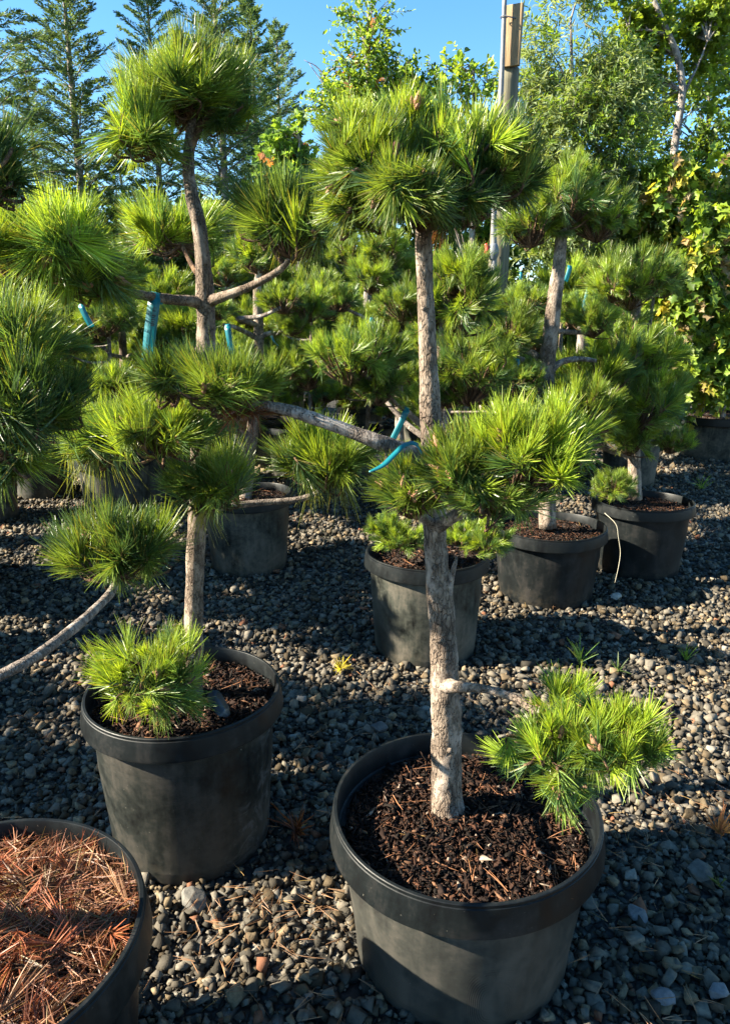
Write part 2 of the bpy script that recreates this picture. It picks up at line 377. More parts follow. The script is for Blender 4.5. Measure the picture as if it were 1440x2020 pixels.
def hero_pad(parent, seed, px, py, Y, rx, rz, n, nl, hub, nper=150, wd=0.0021, K=3, bright=0.3, tone=1.0, buds=2, depth=0.9, **kw):
    n = int(n * 1.0); nper = int(nper * 1.0); wd = .0020
    """a pad modelled for its own place; px sizes become metres at its own distance"""
    c = at(px, py, Y); s = mpp(c); h = at(*hub) - c
    far = None; rr0 = min(rx, rz) * s * .75
    if h.length > rr0 * 1.25: far = h.copy(); h = h * (rr0 / h.length)
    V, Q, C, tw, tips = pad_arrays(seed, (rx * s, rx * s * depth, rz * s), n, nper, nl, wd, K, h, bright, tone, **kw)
    if far is not None: tw.append(tube_arrays([far, far.lerp(h, .5) + Vector((0, 0, -.01)), h, h * .3], [.008, .0072, .006, .004], 7, .15, seed, 5))
    o = obj('needle_clump', mesh_np('needle_clump', V, [Q], C), M_NEEDLE, parent, c)
    t_ = obj('twig_cluster', tubes_mesh('twig_cluster', tw), M_TWIG, o); t_['kind'] = 'stuff'
    rr = random.Random(seed)
    for t, d in rr.sample(tips, min(buds * 2, len(tips))):
        b = obj('bud', ME_BUD, None, o, t); b.rotation_euler = d.to_track_quat('Z', 'Y').to_euler(); b.scale = [rr.uniform(.8, 1.6)] * 3
    return o

# ------------------------------------------------------------------ pots
def lathe(profile, seg=96, notches=False):
    V = []; N = len(profile)
    for i, (r, z) in enumerate(profile):
        for s in range(seg):
            a = 2 * math.pi * s / seg; rr = r
            if notches and z < 0.0402 and r > 0.1:
                ph = (a / (2 * math.pi) * 8 + 0.33) % 1
                if ph < 0.07: rr = r - 0.014
            V.append((rr * math.cos(a), rr * math.sin(a), z))
    Q = [(i * seg + s, i * seg + (s + 1) % seg, (i + 1) * seg + (s + 1) % seg, (i + 1) * seg + s) for i in range(N - 1) for s in range(seg)]
    return np.array(V, np.float32), np.array(Q, np.int32)
def pot_meshes(R, H, seg, nchip, seed, red=0.0, tall=0.068, fill=0.055):
    k_ = R / 0.30; bt, bb = 0.272 * k_, 0.244 * k_
    prof = [(0.02, 0.012), (bb - .03, 0.010), (bb - .02, 0.0), (bb - .004, 0.003), (bb, 0.012), (bb + .001, 0.040), (bb + .0012, 0.0405), (bb + .0013, 0.046), (bb + .0014, .047),
            (bb + (bt - bb) * .4, H * .4), (bb + (bt - bb) * .75, H * .72), (bt, H - tall - .006), (bt, H - tall + .008), (bt - .006, H - tall + .008), (bt - .007, H * .6), (bb, .05), (0.02, .045)]
    V, Q = lathe(prof, seg, True)
    # slight out-of-round wobble, as moulded plastic under load has
    a = np.arctan2(V[:, 1], V[:, 0]); hh = V[:, 2] / H
    wob = 1 + 0.010 * np.sin(2 * a + seed) * hh + 0.006 * np.sin(3 * a + 2 * seed); V[:, 0] *= wob; V[:, 1] *= wob
    pot = mesh_np('pot', V, [Q], smooth=True); pot.set_sharp_from_angle(angle=R_(28))
    ro, ri = R - .003, R - .019
    prof2 = [(bt + .001, H - tall + .004), (R - .002, H - tall), (R, H - tall + .002), (R + .0005, H - tall + .010), (ro - .0045, H - .010), (ro - .0065, H - .0085), (ro - .0065, H - .0015), (ro - .008, H), (ri + .0015, H + .0003), (ri, H - .002), (ri - .002, H - tall + .014), (ri - .006, H - tall + .010), (bt - .004, H - tall + .0095)]
    V2, Q2 = lathe(prof2, seg); a = np.arctan2(V2[:, 1], V2[:, 0])
    wob = 1 + 0.010 * np.sin(2 * a + seed) + 0.006 * np.sin(3 * a + 2 * seed); V2[:, 0] *= wob; V2[:, 1] *= wob
    V2[:, 2] += 0.003 * np.sin(2 * a + 1 + seed)
    rim = mesh_np('pot_rim', V2, [Q2], smooth=True); rim.set_sharp_from_angle(angle=R_(32))
    # soil
    z_ok = fill < tall - .008; ri_ = R - .020
    rs = np.random.RandomState(seed); nr, ns = 14, 48; sv = []; zs = H - fill
    for i in range(nr):
        for s in range(ns):
            r = (ri_ if z_ok else bt - .006) * i / (nr - 1); a_ = 2 * math.pi * s / ns
            z = zs + 0.012 * noise.noise(Vector((r * math.cos(a_) * 9, r * math.sin(a_) * 9, seed))) + 0.012 * math.exp(-(r / .08) ** 2)
            sv.append((r * math.cos(a_), r * math.sin(a_), z))
    sq = [(i * ns + s, i * ns + (s + 1) % ns, (i + 1) * ns + (s + 1) % ns, (i + 1) * ns + s) for i in range(nr - 1) for s in range(ns)]
    soil = mesh_np('soil', sv, [np.array(sq, np.int32)], smooth=True)
    # bark chips: bent shreds, each a squashed six-sided sliver
    n = nchip; r = ((ri_ if z_ok else bt) - .010) * np.sqrt(rs.random(n)); a_ = rs.random(n) * 2 * np.pi
    c0 = np.stack([r * np.cos(a_), r * np.sin(a_), zs + .002 + .014 * rs.random(n) + 0.012 * np.exp(-(r / .08) ** 2)], 1)
    big_ = 1 + .9 * (rs.random(n) < .07); L = ((0.011 + 0.032 * rs.random(n) ** 1.8) * big_)[:, None]; W = ((0.0028 + 0.0085 * rs.random(n) ** 1.5) * big_)[:, None]; T = (0.0006 + 0.0016 * rs.random(n))[:, None]
    yaw = rs.random(n) * 2 * np.pi; pit = rs.normal(0, .42, n)
    dx = np.stack([np.cos(yaw) * np.cos(pit), np.sin(yaw) * np.cos(pit), np.sin(pit)], 1); roll = rs.normal(0, .5, n)
    side = norm(np.cross(dx, np.array([0, 0, 1.0])) + np.array([0, 0, 1]) * np.sin(roll)[:, None]); nn = np.cross(side, dx)
    V = [c0 - dx * L * .5 + nn * T * .2, c0 - dx * L * .22 - side * W * .5 + nn * T, c0 - dx * L * .25 + side * W * .42 + nn * T, c0 + dx * L * .25 - side * W * .4 + nn * T * .6,
         c0 + dx * L * .18 + side * W * .5 + nn * T * 1.2, c0 + dx * L * .5 - nn * T * .1, c0 - nn * T]
    V = np.stack(V, 1); V = V + rs.normal(0, .22, V.shape) * W[:, None]; V = V.reshape(-1, 3); b = (np.arange(n) * 7)[:, None]
    Tt = np.concatenate([b + np.array(x) for x in ((0, 1, 2), (3, 5, 4), (0, 6, 1), (1, 6, 3), (3, 6, 5), (5, 6, 4), (4, 6, 2), (2, 6, 0))]); Qq = b + np.array((1, 3, 4, 2))
    pal = np.array([[.018, .011, .009], [.036, .019, .013], [.075, .034, .020], [.009, .007, .006], [.13, .07, .042], [.24, .19, .15]])
    pc = pal[rs.choice(6, n, p=[.29, .29, .14, .22, .045, .015])] * (0.7 + .6 * rs.random((n, 1)))
    CC = np.repeat(pc, 7, 0)
    # dry needles lying on top
    m = max(20, int(n * .012)); r = (bt - .03) * np.sqrt(rs.random(m)); a_ = rs.random(m) * 2 * np.pi
    tip = np.stack([r * np.cos(a_), r * np.sin(a_), np.full(m, zs + .018)], 1); y = rs.random(m) * 6.28
    dd = norm(np.stack([np.cos(y), np.sin(y), rs.normal(.05, .12, m)], 1))
    V3, Q3, C3 = needles(rs, tip, dd, np.full(m, .004), 2, .075, .0016, 2, np.tile(np.array([[.20, .10, .055]]), (m, 1)) * (.6 + .7 * rs.random((m, 1))), spread=(8, 4), curl=.3)
    V3[:, 2] = np.clip(V3[:, 2], zs + .008, None)
    Qa = np.concatenate([Qq, Q3 + len(V)]); CC = np.concatenate([CC, C3]); V = np.concatenate([V, V3])
    mul = mesh_np('mulch', V, [Tt, Qa], CC)
    return pot, rim, soil, mul
def add_pot(parent, meshes, mat, label=None):
    p = obj('pot', meshes[0], mat, parent); obj('pot_rim', meshes[1], M_RIM, p)
    s = obj('soil', meshes[2], M_SOIL, parent); m_ = obj('mulch', meshes[3], M_CHIP, s); m_['kind'] = 'stuff'
    if label: p['label'] = label
    return p

def px_tube(pts, sides=10, n=6, rough=0.0, seed=0):
    P = [at(a, b, y) for a, b, y, w in pts]; r = [w * mpp(p) / 2 for p, (a, b, y, w) in zip(P, pts)]
    return tube_arrays(P, r, sides, rough, seed, n)
def limb(parent, name, mat, root, *paths, sides=12, n=8, rough=0.12, seed=1):
    V, Q, T = merge([px_tube(p, sides, n, rough, seed + i) for i, p in enumerate(paths)])
    V = V - np.array(root, np.float32)
    return obj(name, mesh_np(name, V, [Q, T], smooth=True), mat, parent)

GP = 'cloud-pruned pines growing in black nursery pots'
def hero_pine(label, X, Y, R, H, potmat, nchip, seed, fill=0.055, pots=None, tall=.068):
    t = thing('potted_pine', label, 'potted tree', (X, Y, 0), GP)
    t['root'] = (X, Y, 0.0); del t['root']
    add_pot(t, pots or pot_meshes(R, H, 96, nchip, seed, fill=fill, tall=tall), potmat)
    return t
def hp(t, *a, **k):
    o = hero_pad(t, *a, **k); o.location = Vector(o.location) - Vector(t.location); return o

# ------------------------------------------------------------------ ground
S = 600; gm = mesh_np('ground', [(-S, -S, 0), (S, -S, 0), (S, S, 0), (-S, S, 0)], [np.array([[0, 1, 2, 3]], np.int32)])
tag(obj('ground', gm, M_GROUND), kind='structure')

POTS = []                                                        # footprints (x, y, r) the gravel keeps out of
def hull_stone(rs):
    bm = bmesh.new(); bmesh.ops.create_cube(bm, size=0.86)
    for v in bm.verts: v.co += Vector(rs.uniform(-.24, .20, 3))
    for i in range(int(rs.randint(2, 5))):
        nn = Vector(rs.normal(size=3)); nn.normalize(); co = nn * rs.uniform(.22, .40)
        g = bmesh.ops.bisect_plane(bm, geom=bm.verts[:] + bm.edges[:] + bm.faces[:], plane_co=co, plane_no=nn, clear_outer=True)
        ed = [e for e in g['geom_cut'] if isinstance(e, bmesh.types.BMEdge)]
        if len(ed) > 2: bmesh.ops.contextual_create(bm, geom=ed)
    for v in bm.verts: v.co.z *= .72
    bmesh.ops.triangulate(bm, faces=bm.faces[:])
    bm.verts.index_update(); V = np.array([tuple(v.co) for v in bm.verts]); Fc = np.array([[v.index for v in f.verts] for f in bm.faces]); bm.free()
    return V, Fc
def gravel():
    rs = np.random.RandomState(5); tmpl = [hull_stone(rs) for _ in range(28)]
    pts = []
    def band(y0, y1, dens, smin, smax, z0=0.0):
        xa = lambda y: 0.62 * y + 0.7
        A = (xa(y0) + xa(y1)) * (y1 - y0); n = int(A * dens)
        y = y0 + (y1 - y0) * rs.random(n); x = (rs.random(n) * 2 - 1) * xa(y1)
        keep = np.abs(x) < xa(y); x, y = x[keep], y[keep]; n = len(x)
        s = (smin + (smax - smin) * rs.random(n) ** 2.2) * .9
        pts.append(np.stack([x, y, z0 + s * (0.22 + 0.25 * rs.random(n)), s], 1))
    band(.35, 2.2, 3100, .015, .040); band(.35, 2.2, 620, .018, .046, .009)
    band(2.2, 4.2, 2100, .017, .044); band(2.2, 4.2, 380, .020, .052, .009)
    band(.35, 3.2, 2600, .006, .015, .004); band(4.2, 7, 1000, .022, .050); band(7, 12, 380, .03, .065)
    P = np.concatenate(pts)
    for (x, y, r) in POTS: P = P[(P[:, 0] - x) ** 2 + (P[:, 1] - y) ** 2 > (r - .003) ** 2]
    n = len(P); ti = rs.randint(0, len(tmpl), n); Vs, Fs, Cs = [], [], []; off = 0
    ang = rs.random((n, 3)) * 2 * np.pi; ang[:, 0] = rs.normal(0, .45, n); ang[:, 1] = rs.normal(0, .45, n)
    col = np.array([.114, .101, .082]) * (0.28 + 1.2 * rs.random((n, 1)) ** 1.4)
    warm = rs.random((n, 1)); col = col * np.where(warm < .3, np.array([[1.22, 1.06, .84]]), np.where(warm < .62, np.array([[.96, .98, 1.0]]), 1.0))
    col = np.where(rs.random((n, 1)) < .010, np.array([[.20, .185, .16]]), col)
    col = np.where(rs.random((n, 1)) < .012, np.array([[.16, .075, .045]]), col)
    for k_ in range(len(tmpl)):
        idx = np.where(ti == k_)[0]; V0, F0 = tmpl[k_]; m = len(idx)
        cx, sx = np.cos(ang[idx, 0]), np.sin(ang[idx, 0]); cy, sy = np.cos(ang[idx, 1]), np.sin(ang[idx, 1]); cz, sz = np.cos(ang[idx, 2]), np.sin(ang[idx, 2])
        st = rs.uniform(.58, 1.32, (m, 1, 3)); v = V0[None] * st * P[idx, 3][:, None, None]
        x, y, z = v[..., 0], v[..., 1], v[..., 2]
        y, z = y * cx[:, None] - z * sx[:, None], y * sx[:, None] + z * cx[:, None]
        x, z = x * cy[:, None] + z * sy[:, None], -x * sy[:, None] + z * cy[:, None]
        x, y = x * cz[:, None] - y * sz[:, None], x * sz[:, None] + y * cz[:, None]
        v = np.stack([x, y, z], -1) + P[idx, None, :3]
        Vs.append(v.reshape(-1, 3)); Fs.append((F0[None] + (np.arange(m) * len(V0))[:, None, None]).reshape(-1, 3) + off); off += m * len(V0)
        Cs.append(np.repeat(col[idx], len(V0), 0))
    o = obj('gravel', mesh_np('gravel', np.concatenate(Vs), [np.concatenate(Fs)], np.concatenate(Cs)), M_STONE)
    tag(o, 'dark grey crushed gravel covering the ground between the pots', 'gravel', kind='stuff')

# ------------------------------------------------------------------ tree A: the tall pine in the nearest pot
XA, YA = 0.2445, 1.502; YK = 1.1        # this tree's distances below are given for a pot 0.60 m wide; it is 0.66 m
POTS.append((XA, YA, .268))
A = hero_pine('tall single-trunk pine in the large scraped pot at the front', XA, YA, 0.33, 0.405, M_POTA, 6500, 1, fill=.072, tall=.078)
rA = (XA, YA, 0)
limb(A, 'trunk', M_BARK, rA, [(885, 1640, 1.41, 92), (884, 1612, 1.41, 72), (883, 1575, 1.41, 63), (880, 1500, 1.41, 60), (879, 1380, 1.41, 58), (876, 1280, 1.41, 52), (868, 1180, 1.41, 50), (860, 1080, 1.41, 46), (856, 980, 1.41, 44), (852, 880, 1.41, 42), (847, 780, 1.41, 39), (843, 680, 1.41, 37), (839, 580, 1.41, 35), (836, 490, 1.41, 34), (836, 430, 1.41, 30), (842, 370, 1.40, 22), (850, 300, 1.39, 14)], [(868, 1262, 1.40, 20), (866, 1262, 1.380, 13)], [(884, 1480, 1.40, 18), (887, 1480, 1.376, 10)], [(858, 1120, 1.40, 16), (856, 1120, 1.383, 10)], [(848, 790, 1.41, 15), (852, 788, 1.39, 9)], [(838, 610, 1.41, 13), (834, 608, 1.392, 8)], [(845, 690, 1.41, 13), (850, 688, 1.392, 8)], sides=36, n=18, rough=.13, seed=4)
limb(A, 'branch', M_BARK, rA, [(876, 1350, 1.40, 40), (895, 1354, 1.36, 26), (915, 1356, 1.32, 20), (950, 1358, 1.27, 17), (990, 1368, 1.22, 17), (1030, 1385, 1.18, 17), (1075, 1420, 1.14, 14), (1120, 1450, 1.12, 10)], seed=11)
limb(A, 'branch', M_BRANCH, rA, [(852, 930, 1.41, 44), (830, 908, 1.40, 42), (795, 890, 1.38, 36), (745, 871, 1.36, 30), (690, 850, 1.36, 27), (630, 829, 1.36, 25), (580, 812, 1.37, 24), (520, 800, 1.38, 20), (460, 795, 1.38, 15)], seed=17)
limb(A, 'branch', M_BRANCH, rA, [(862, 1040, 1.41, 30), (885, 1025, 1.34, 26), (930, 1000, 1.26, 22), (980, 970, 1.2, 18), (1030, 945, 1.17, 12)], [(862, 1040, 1.40, 20), (820, 1010, 1.32, 18), (790, 985, 1.28, 12)], seed=23)
limb(A, 'branch_stub', M_BRANCH, rA, [(884, 1185, 1.40, 13), (889, 1150, 1.39, 11), (895, 1120, 1.38, 9), (901, 1098, 1.38, 5)], sides=8, seed=31)
limb(A, 'crown_fork', M_TWIG, rA, [(838, 460, 1.41, 22), (800, 410, 1.37, 16), (740, 370, 1.34, 12), (700, 340, 1.32, 8)], [(840, 450, 1.41, 22), (900, 410, 1.38, 18), (960, 370, 1.40, 13), (1010, 340, 1.41, 8)], [(840, 440, 1.41, 18), (845, 390, 1.30, 12), (820, 340, 1.25, 8)], seed=41)
hub = (842, 400, 1.39)
cr = dict(nl=.068, nper=165, bright=.34, buds=5)
hp(A, 101, 850, 312, 1.42, 178, 106, 64, hub=hub, tone=1.15, **cr)
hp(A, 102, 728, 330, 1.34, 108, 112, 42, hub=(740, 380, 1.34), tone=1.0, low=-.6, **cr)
hp(A, 103, 988, 345, 1.42, 104, 112, 42, hub=(940, 385, 1.40), tone=.85, low=-.6, nl=.068, nper=165, bright=.12, buds=3, dark=.3)  # right lobe: its shaded side is put into darker needle colours
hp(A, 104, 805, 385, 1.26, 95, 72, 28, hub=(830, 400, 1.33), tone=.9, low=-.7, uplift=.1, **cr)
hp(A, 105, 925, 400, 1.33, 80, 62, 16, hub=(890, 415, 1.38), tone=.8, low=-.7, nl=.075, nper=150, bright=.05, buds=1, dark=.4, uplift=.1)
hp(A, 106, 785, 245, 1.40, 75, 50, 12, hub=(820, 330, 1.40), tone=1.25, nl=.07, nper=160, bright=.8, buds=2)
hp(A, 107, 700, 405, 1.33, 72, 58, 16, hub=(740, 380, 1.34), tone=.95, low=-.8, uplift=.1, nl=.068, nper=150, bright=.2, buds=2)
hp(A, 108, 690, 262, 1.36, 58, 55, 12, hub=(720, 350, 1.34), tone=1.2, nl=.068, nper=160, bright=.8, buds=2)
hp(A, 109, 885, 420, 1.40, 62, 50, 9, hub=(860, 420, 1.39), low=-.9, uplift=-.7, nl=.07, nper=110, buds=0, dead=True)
# right hand mass in front of the trunk
br = dict(nl=.066, nper=165, buds=3)
hp(A, 110, 1040, 895, 1.17, 130, 105, 46, hub=(1010, 955, 1.18), bright=.62, tone=1.25, **br)
hp(A, 111, 925, 930, 1.20, 105, 90, 34, hub=(930, 1000, 1.24), bright=.28, tone=1.0, **br)
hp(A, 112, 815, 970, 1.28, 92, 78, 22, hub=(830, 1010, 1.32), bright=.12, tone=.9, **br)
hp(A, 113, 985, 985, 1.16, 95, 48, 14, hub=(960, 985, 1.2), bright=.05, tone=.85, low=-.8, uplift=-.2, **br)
hp(A, 114, 1100, 880, 1.22, 80, 75, 16, hub=(1040, 940, 1.18), bright=.4, tone=1.15, **br)
# the pad at the end of the long left branch
hp(A, 120, 440, 758, 1.42, 145, 68, 34, hub=(500, 800, 1.38), bright=.22, tone=.95, nl=.085, nper=150, buds=4)
hp(A, 122, 480, 800, 1.39, 75, 45, 8, hub=(500, 800, 1.38), low=-.9, uplift=-.8, nl=.075, nper=60, buds=0, dead=True)
hp(A, 121, 330, 742, 1.44, 60, 50, 12, hub=(440, 795, 1.38), bright=.45, tone=1.05, nl=.08, nper=140, buds=1)
# low right pad over the pot edge
lo = dict(nl=.064, nper=165, buds=2)
hp(A, 130, 1085, 1490, 1.06, 108, 100, 24, hub=(1070, 1420, 1.14), bright=.5, tone=1.15, low=-.7, uplift=.15, **lo)
hp(A, 131, 1205, 1455, 1.06, 112, 90, 28, hub=(1120, 1450, 1.12), bright=.55, tone=1.2, low=-.6, **lo)
hp(A, 132, 1120, 1385, 1.2, 70, 50, 10, hub=(1080, 1420, 1.14), bright=.5, tone=1.1, **lo)
hp(A, 133, 1120, 1555, 1.02, 60, 55, 8, hub=(1110, 1480, 1.09), bright=.5, tone=1.05, low=-.9, uplift=-.5, **lo)

YK = 1.0
# ------------------------------------------------------------------ tree B: left
XB, YB = -0.537, 1.905
POTS.append((XB, YB, .245))
B = hero_pine('pine with a bare whorl of two level branches, left of the front pot', XB, YB, 0.29, 0.50, M_POTB, 3800, 2, fill=.058)
rB = (XB, YB, 0)
limb(B, 'trunk', M_BARKD, rB, [(383, 1420, 1.93, 44), (381, 1310, 1.93, 38), (383, 1200, 1.93, 37), (386, 1100, 1.93, 36), (390, 1000, 1.93, 34), (394, 900, 1.93, 34), (399, 790, 1.93, 34), (406, 700, 1.93, 38), (408, 640, 1.93, 37), (405, 590, 1.93, 38), (402, 530, 1.93, 31), (394, 450, 1.93, 28), (380, 390, 1.93, 26), (372, 340, 1.93, 24), (374, 290, 1.93, 21), (380, 220, 1.93, 16), (378, 150, 1.93, 10)], sides=24, n=12, rough=.12, seed=7)
limb(B, 'branch', M_BARKD, rB, [(403, 600, 1.93, 26), (375, 594, 1.90, 21), (340, 591, 1.86, 20), (290, 584, 1.80, 18), (240, 572, 1.76, 16), (180, 556, 1.72, 13), (110, 535, 1.68, 10)], seed=51)
limb(B, 'branch', M_BARKD, rB, [(407, 596, 1.93, 26), (440, 585, 1.90, 19), (480, 571, 1.88, 16), (520, 552, 1.86, 14), (555, 530, 1.85, 13), (585, 495, 1.85, 9)], seed=53)
limb(B, 'branch', M_BRANCH, rB, [(395, 945, 1.93, 20), (370, 930, 1.85, 16), (340, 905, 1.78, 13), (315, 880, 1.74, 9)], seed=55)
limb(B, 'branch', M_BRANCH, rB, [(392, 1010, 1.93, 18), (440, 1000, 1.96, 14), (510, 992, 2.0, 13), (590, 985, 2.02, 12), (640, 965, 2.02, 9)], seed=57)
limb(B, 'branch', M_BRANCH, rB, [(384, 1290, 1.93, 20), (350, 1300, 1.84, 15), (310, 1320, 1.78, 10)], seed=59)
limb(B, 'crown_fork', M_TWIG, rB, [(374, 300, 1.93, 18), (395, 250, 1.93, 15), (430, 205, 1.93, 10)], [(372, 320, 1.93, 18), (335, 300, 1.9, 13), (290, 270, 1.87, 8)], seed=61)
b1 = dict(nl=.096, nper=170, wd=.0021, buds=3)
hp(B, 201, 378, 195, 1.95, 135, 108, 46, hub=(378, 230, 1.93), bright=.3, tone=1.05, **b1)
hp(B, 202, 445, 215, 1.98, 85, 105, 18, hub=(400, 245, 1.93), bright=.02, tone=.85, dark=.3, low=-.6, **b1)
hp(B, 203, 278, 262, 1.85, 88, 98, 20, hub=(320, 290, 1.89), bright=.6, tone=1.2, low=-.6, **b1)
hp(B, 204, 345, 165, 1.93, 72, 50, 10, hub=(375, 180, 1.93), bright=.8, tone=1.2, nl=.085, nper=150, buds=1)
hp(B, 210, 120, 480, 1.66, 130, 95, 30, hub=(170, 555, 1.71), bright=.55, tone=1.3, low=-.6, **b1)  # raised tone paints in sunlight that the pad's own shade takes away
hp(B, 211, 20, 490, 1.62, 90, 85, 18, hub=(100, 530, 1.68), bright=.25, tone=1.0, **b1)
hp(B, 212, 180, 560, 1.68, 95, 60, 14, hub=(190, 556, 1.72), bright=.15, tone=.95, low=-.9, uplift=-.3, **b1)
hp(B, 215, 585, 440, 1.86, 105, 92, 28, hub=(575, 510, 1.85), bright=.06, tone=.9, dark=.25, droopers=4, **b1)
hp(B, 216, 510, 430, 1.9, 60, 60, 10, hub=(560, 520, 1.85), bright=.25, tone=1.0, **b1)
hp(B, 220, 345, 460, 2.25, 112, 80, 28, hub=(405, 560, 1.97), bright=.25, tone=1.25, **b1)
hp(B, 230, 325, 845, 1.70, 118, 78, 30, hub=(325, 890, 1.75), bright=.45, tone=1.15, nl=.095, nper=150, buds=4)
hp(B, 231, 195, 865, 1.78, 85, 62, 16, hub=(300, 880, 1.76), bright=.3, tone=1.2, nl=.11, nper=140, buds=1, low=-.7, droopers=3)
hp(B, 232, 420, 955, 1.80, 105, 72, 24, hub=(392, 1000, 1.92), bright=.25, tone=.95, nl=.105, nper=140, buds=2, droopers=4)
hp(B, 233, 640, 905, 2.0, 105, 78, 30, hub=(640, 960, 2.02), bright=.4, tone=1.1, nl=.105, nper=150, buds=3, droopers=6, low=-.6)
hp(B, 240, 298, 1335, 1.72, 118, 112, 30, hub=(325, 1330, 1.79), bright=.5, tone=1.0, nl=.088, nper=160, buds=4, low=-.75, uplift=.3)

# ------------------------------------------------------------------ tree D: off the left edge, its pot of dead needles in the corner
XD, YD = -0.70, 1.03
POTS.append((XD, YD, .25))
D = hero_pine('pine rising past the left edge from the pot heaped with rust-brown dead needles', XD, YD, 0.305, 0.50, M_POTK, 1500, 3, fill=.064, tall=.078)
rD = (XD, YD, 0)
rs = np.random.RandomState(77); nb = 340
r_ = .265 * np.sqrt(rs.random(nb)); a_ = rs.random(nb) * 6.283
tp = np.stack([r_ * np.cos(a_), r_ * np.sin(a_), .452 + .045 * rs.random(nb) - .03 * (r_ / .235) ** 2], 1)
y_ = rs.random(nb) * 6.283; dd = norm(np.stack([np.cos(y_), np.sin(y_), rs.normal(.12, .28, nb)], 1))
cl = np.where(rs.random((nb, 1)) < .65, np.array([[.30, .095, .042]]), np.array([[.30, .17, .09]])) * (.25 + 1.0 * rs.random((nb, 1)))
V, Q, C = needles(rs, tp, dd, np.full(nb, .03), 34, .085, .0019, 3, cl, spread=(30, 4), curl=.25)
nm = 3000; r_ = .275 * np.sqrt(rs.random(nm)); a_ = rs.random(nm) * 6.283; y_ = rs.random(nm) * 6.283
V2, Q2, C2 = needles(rs, np.stack([r_ * np.cos(a_), r_ * np.sin(a_), .445 + .03 * rs.random(nm)], 1), norm(np.stack([np.cos(y_), np.sin(y_), rs.normal(.02, .15, nm)], 1)), np.full(nm, .004), 2, .075, .0019, 3, np.array([[.26, .12, .065]]) * rs.uniform(.3, 1.5, (nm, 1)), spread=(8, 3), curl=.3)
Q = np.concatenate([Q, Q2 + len(V)]); V = np.concatenate([V, V2]); C = np.concatenate([C, C2])
V[:, 2] = np.clip(V[:, 2], .438, .53); rr_ = np.sqrt(V[:, 0] ** 2 + V[:, 1] ** 2); f_ = np.minimum(1, .284 / np.maximum(rr_, 1e-6)); V[:, 0] *= f_; V[:, 1] *= f_
h_ = obj('dead_needle_heap', mesh_np('dead_needle_heap', V, [Q], C), M_DEAD, D); h_['kind'] = 'stuff'
def wl(parent, name, mat, pts, seed=1, sides=16, n=10, rough=.1):
    o = obj(name, tubes_mesh(name, [tube_arrays([p[:3] for p in pts], [p[3] for p in pts], sides, rough, seed, n)]), mat, parent); return o
wl(D, 'trunk', M_BARKD, [(-.02, .02, .40, .027), (-.03, .02, .7, .024), (-.05, .03, 1.1, .02), (-.06, .05, 1.5, .016), (-.05, .08, 1.85, .010)], 9)
limb(D, 'branch', M_BRANCH, rD, [(-240, 1440, 1.05, 26), (-120, 1385, 1.07, 24), (0, 1333, 1.12, 22), (75, 1292, 1.17, 22), (135, 1248, 1.28, 21), (185, 1205, 1.40, 19), (222, 1165, 1.52, 17), (240, 1120, 1.60, 10)], seed=71)
limb(D, 'branch', M_BARKD, rD, [(-300, 900, 1.05, 24), (-160, 860, 1.08, 20), (-40, 830, 1.24, 16), (40, 810, 1.34, 10)], seed=73)
d1 = dict(nl=.098, nper=150, wd=.0021, buds=2)
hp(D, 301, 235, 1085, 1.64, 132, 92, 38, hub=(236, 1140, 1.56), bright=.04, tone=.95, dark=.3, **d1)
hp(D, 302, 45, 790, 1.34, 150, 125, 42, hub=(20, 820, 1.34), bright=.06, tone=.9, dark=.3, low=-.7, **d1)  # shade on this big clump is painted in by the darker needles
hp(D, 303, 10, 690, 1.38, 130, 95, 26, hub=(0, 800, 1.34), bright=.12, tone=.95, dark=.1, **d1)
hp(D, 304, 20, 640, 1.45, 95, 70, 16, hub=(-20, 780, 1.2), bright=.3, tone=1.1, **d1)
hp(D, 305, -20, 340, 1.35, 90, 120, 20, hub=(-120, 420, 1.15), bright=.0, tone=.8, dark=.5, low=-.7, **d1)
hp(D, 306, 10, 905, 1.3, 85, 60, 12, hub=(-20, 860, 1.15), bright=.2, tone=1.0, low=-.9, uplift=-.3, **d1)

# ------------------------------------------------------------------ shared pads for the pines farther back
PADS = []
for i in range(6):
    rad = [(.20, .19, .13), (.18, .19, .15), (.22, .18, .12), (.16, .17, .14), (.20, .20, .16), (.17, .16, .10)][i]
    V, Q, C, tw, _ = pad_arrays(400 + i, rad, 40, 135, .076, .0024, 2, (0, 0, -rad[2] * .75), bright=[.3, .45, .2, .5, .15, .35][i], tone=1.05, low=-.6)
    PADS.append((mesh_np('needle_clump', V, [Q], C), tubes_mesh('twig_cluster', tw), rad))
    PADS[-1][0].materials.append(M_NEEDLE); PADS[-1][1].materials.append(M_TWIG)
rp = random.Random(8)
def shared_pad(parent, loc, r, i=None, flat_=1.0):
    i = rp.randrange(6) if i is None else i; s = 1.12 * r / PADS[i][2][0]
    o = obj('needle_clump', PADS[i][0], None, parent, loc); o.scale = (s, s, s * flat_); o.rotation_euler.z = rp.uniform(0, 6.28)
    t = obj('twig_cluster', PADS[i][1], None, o); t['kind'] = 'stuff'
    return o
POT_MID = pot_meshes(0.30, 0.50, 72, 1500, 12); POT_SQ = pot_meshes(0.33, 0.425, 72, 2000, 13); POT_F = pot_meshes(0.31, 0.465, 72, 1500, 14)
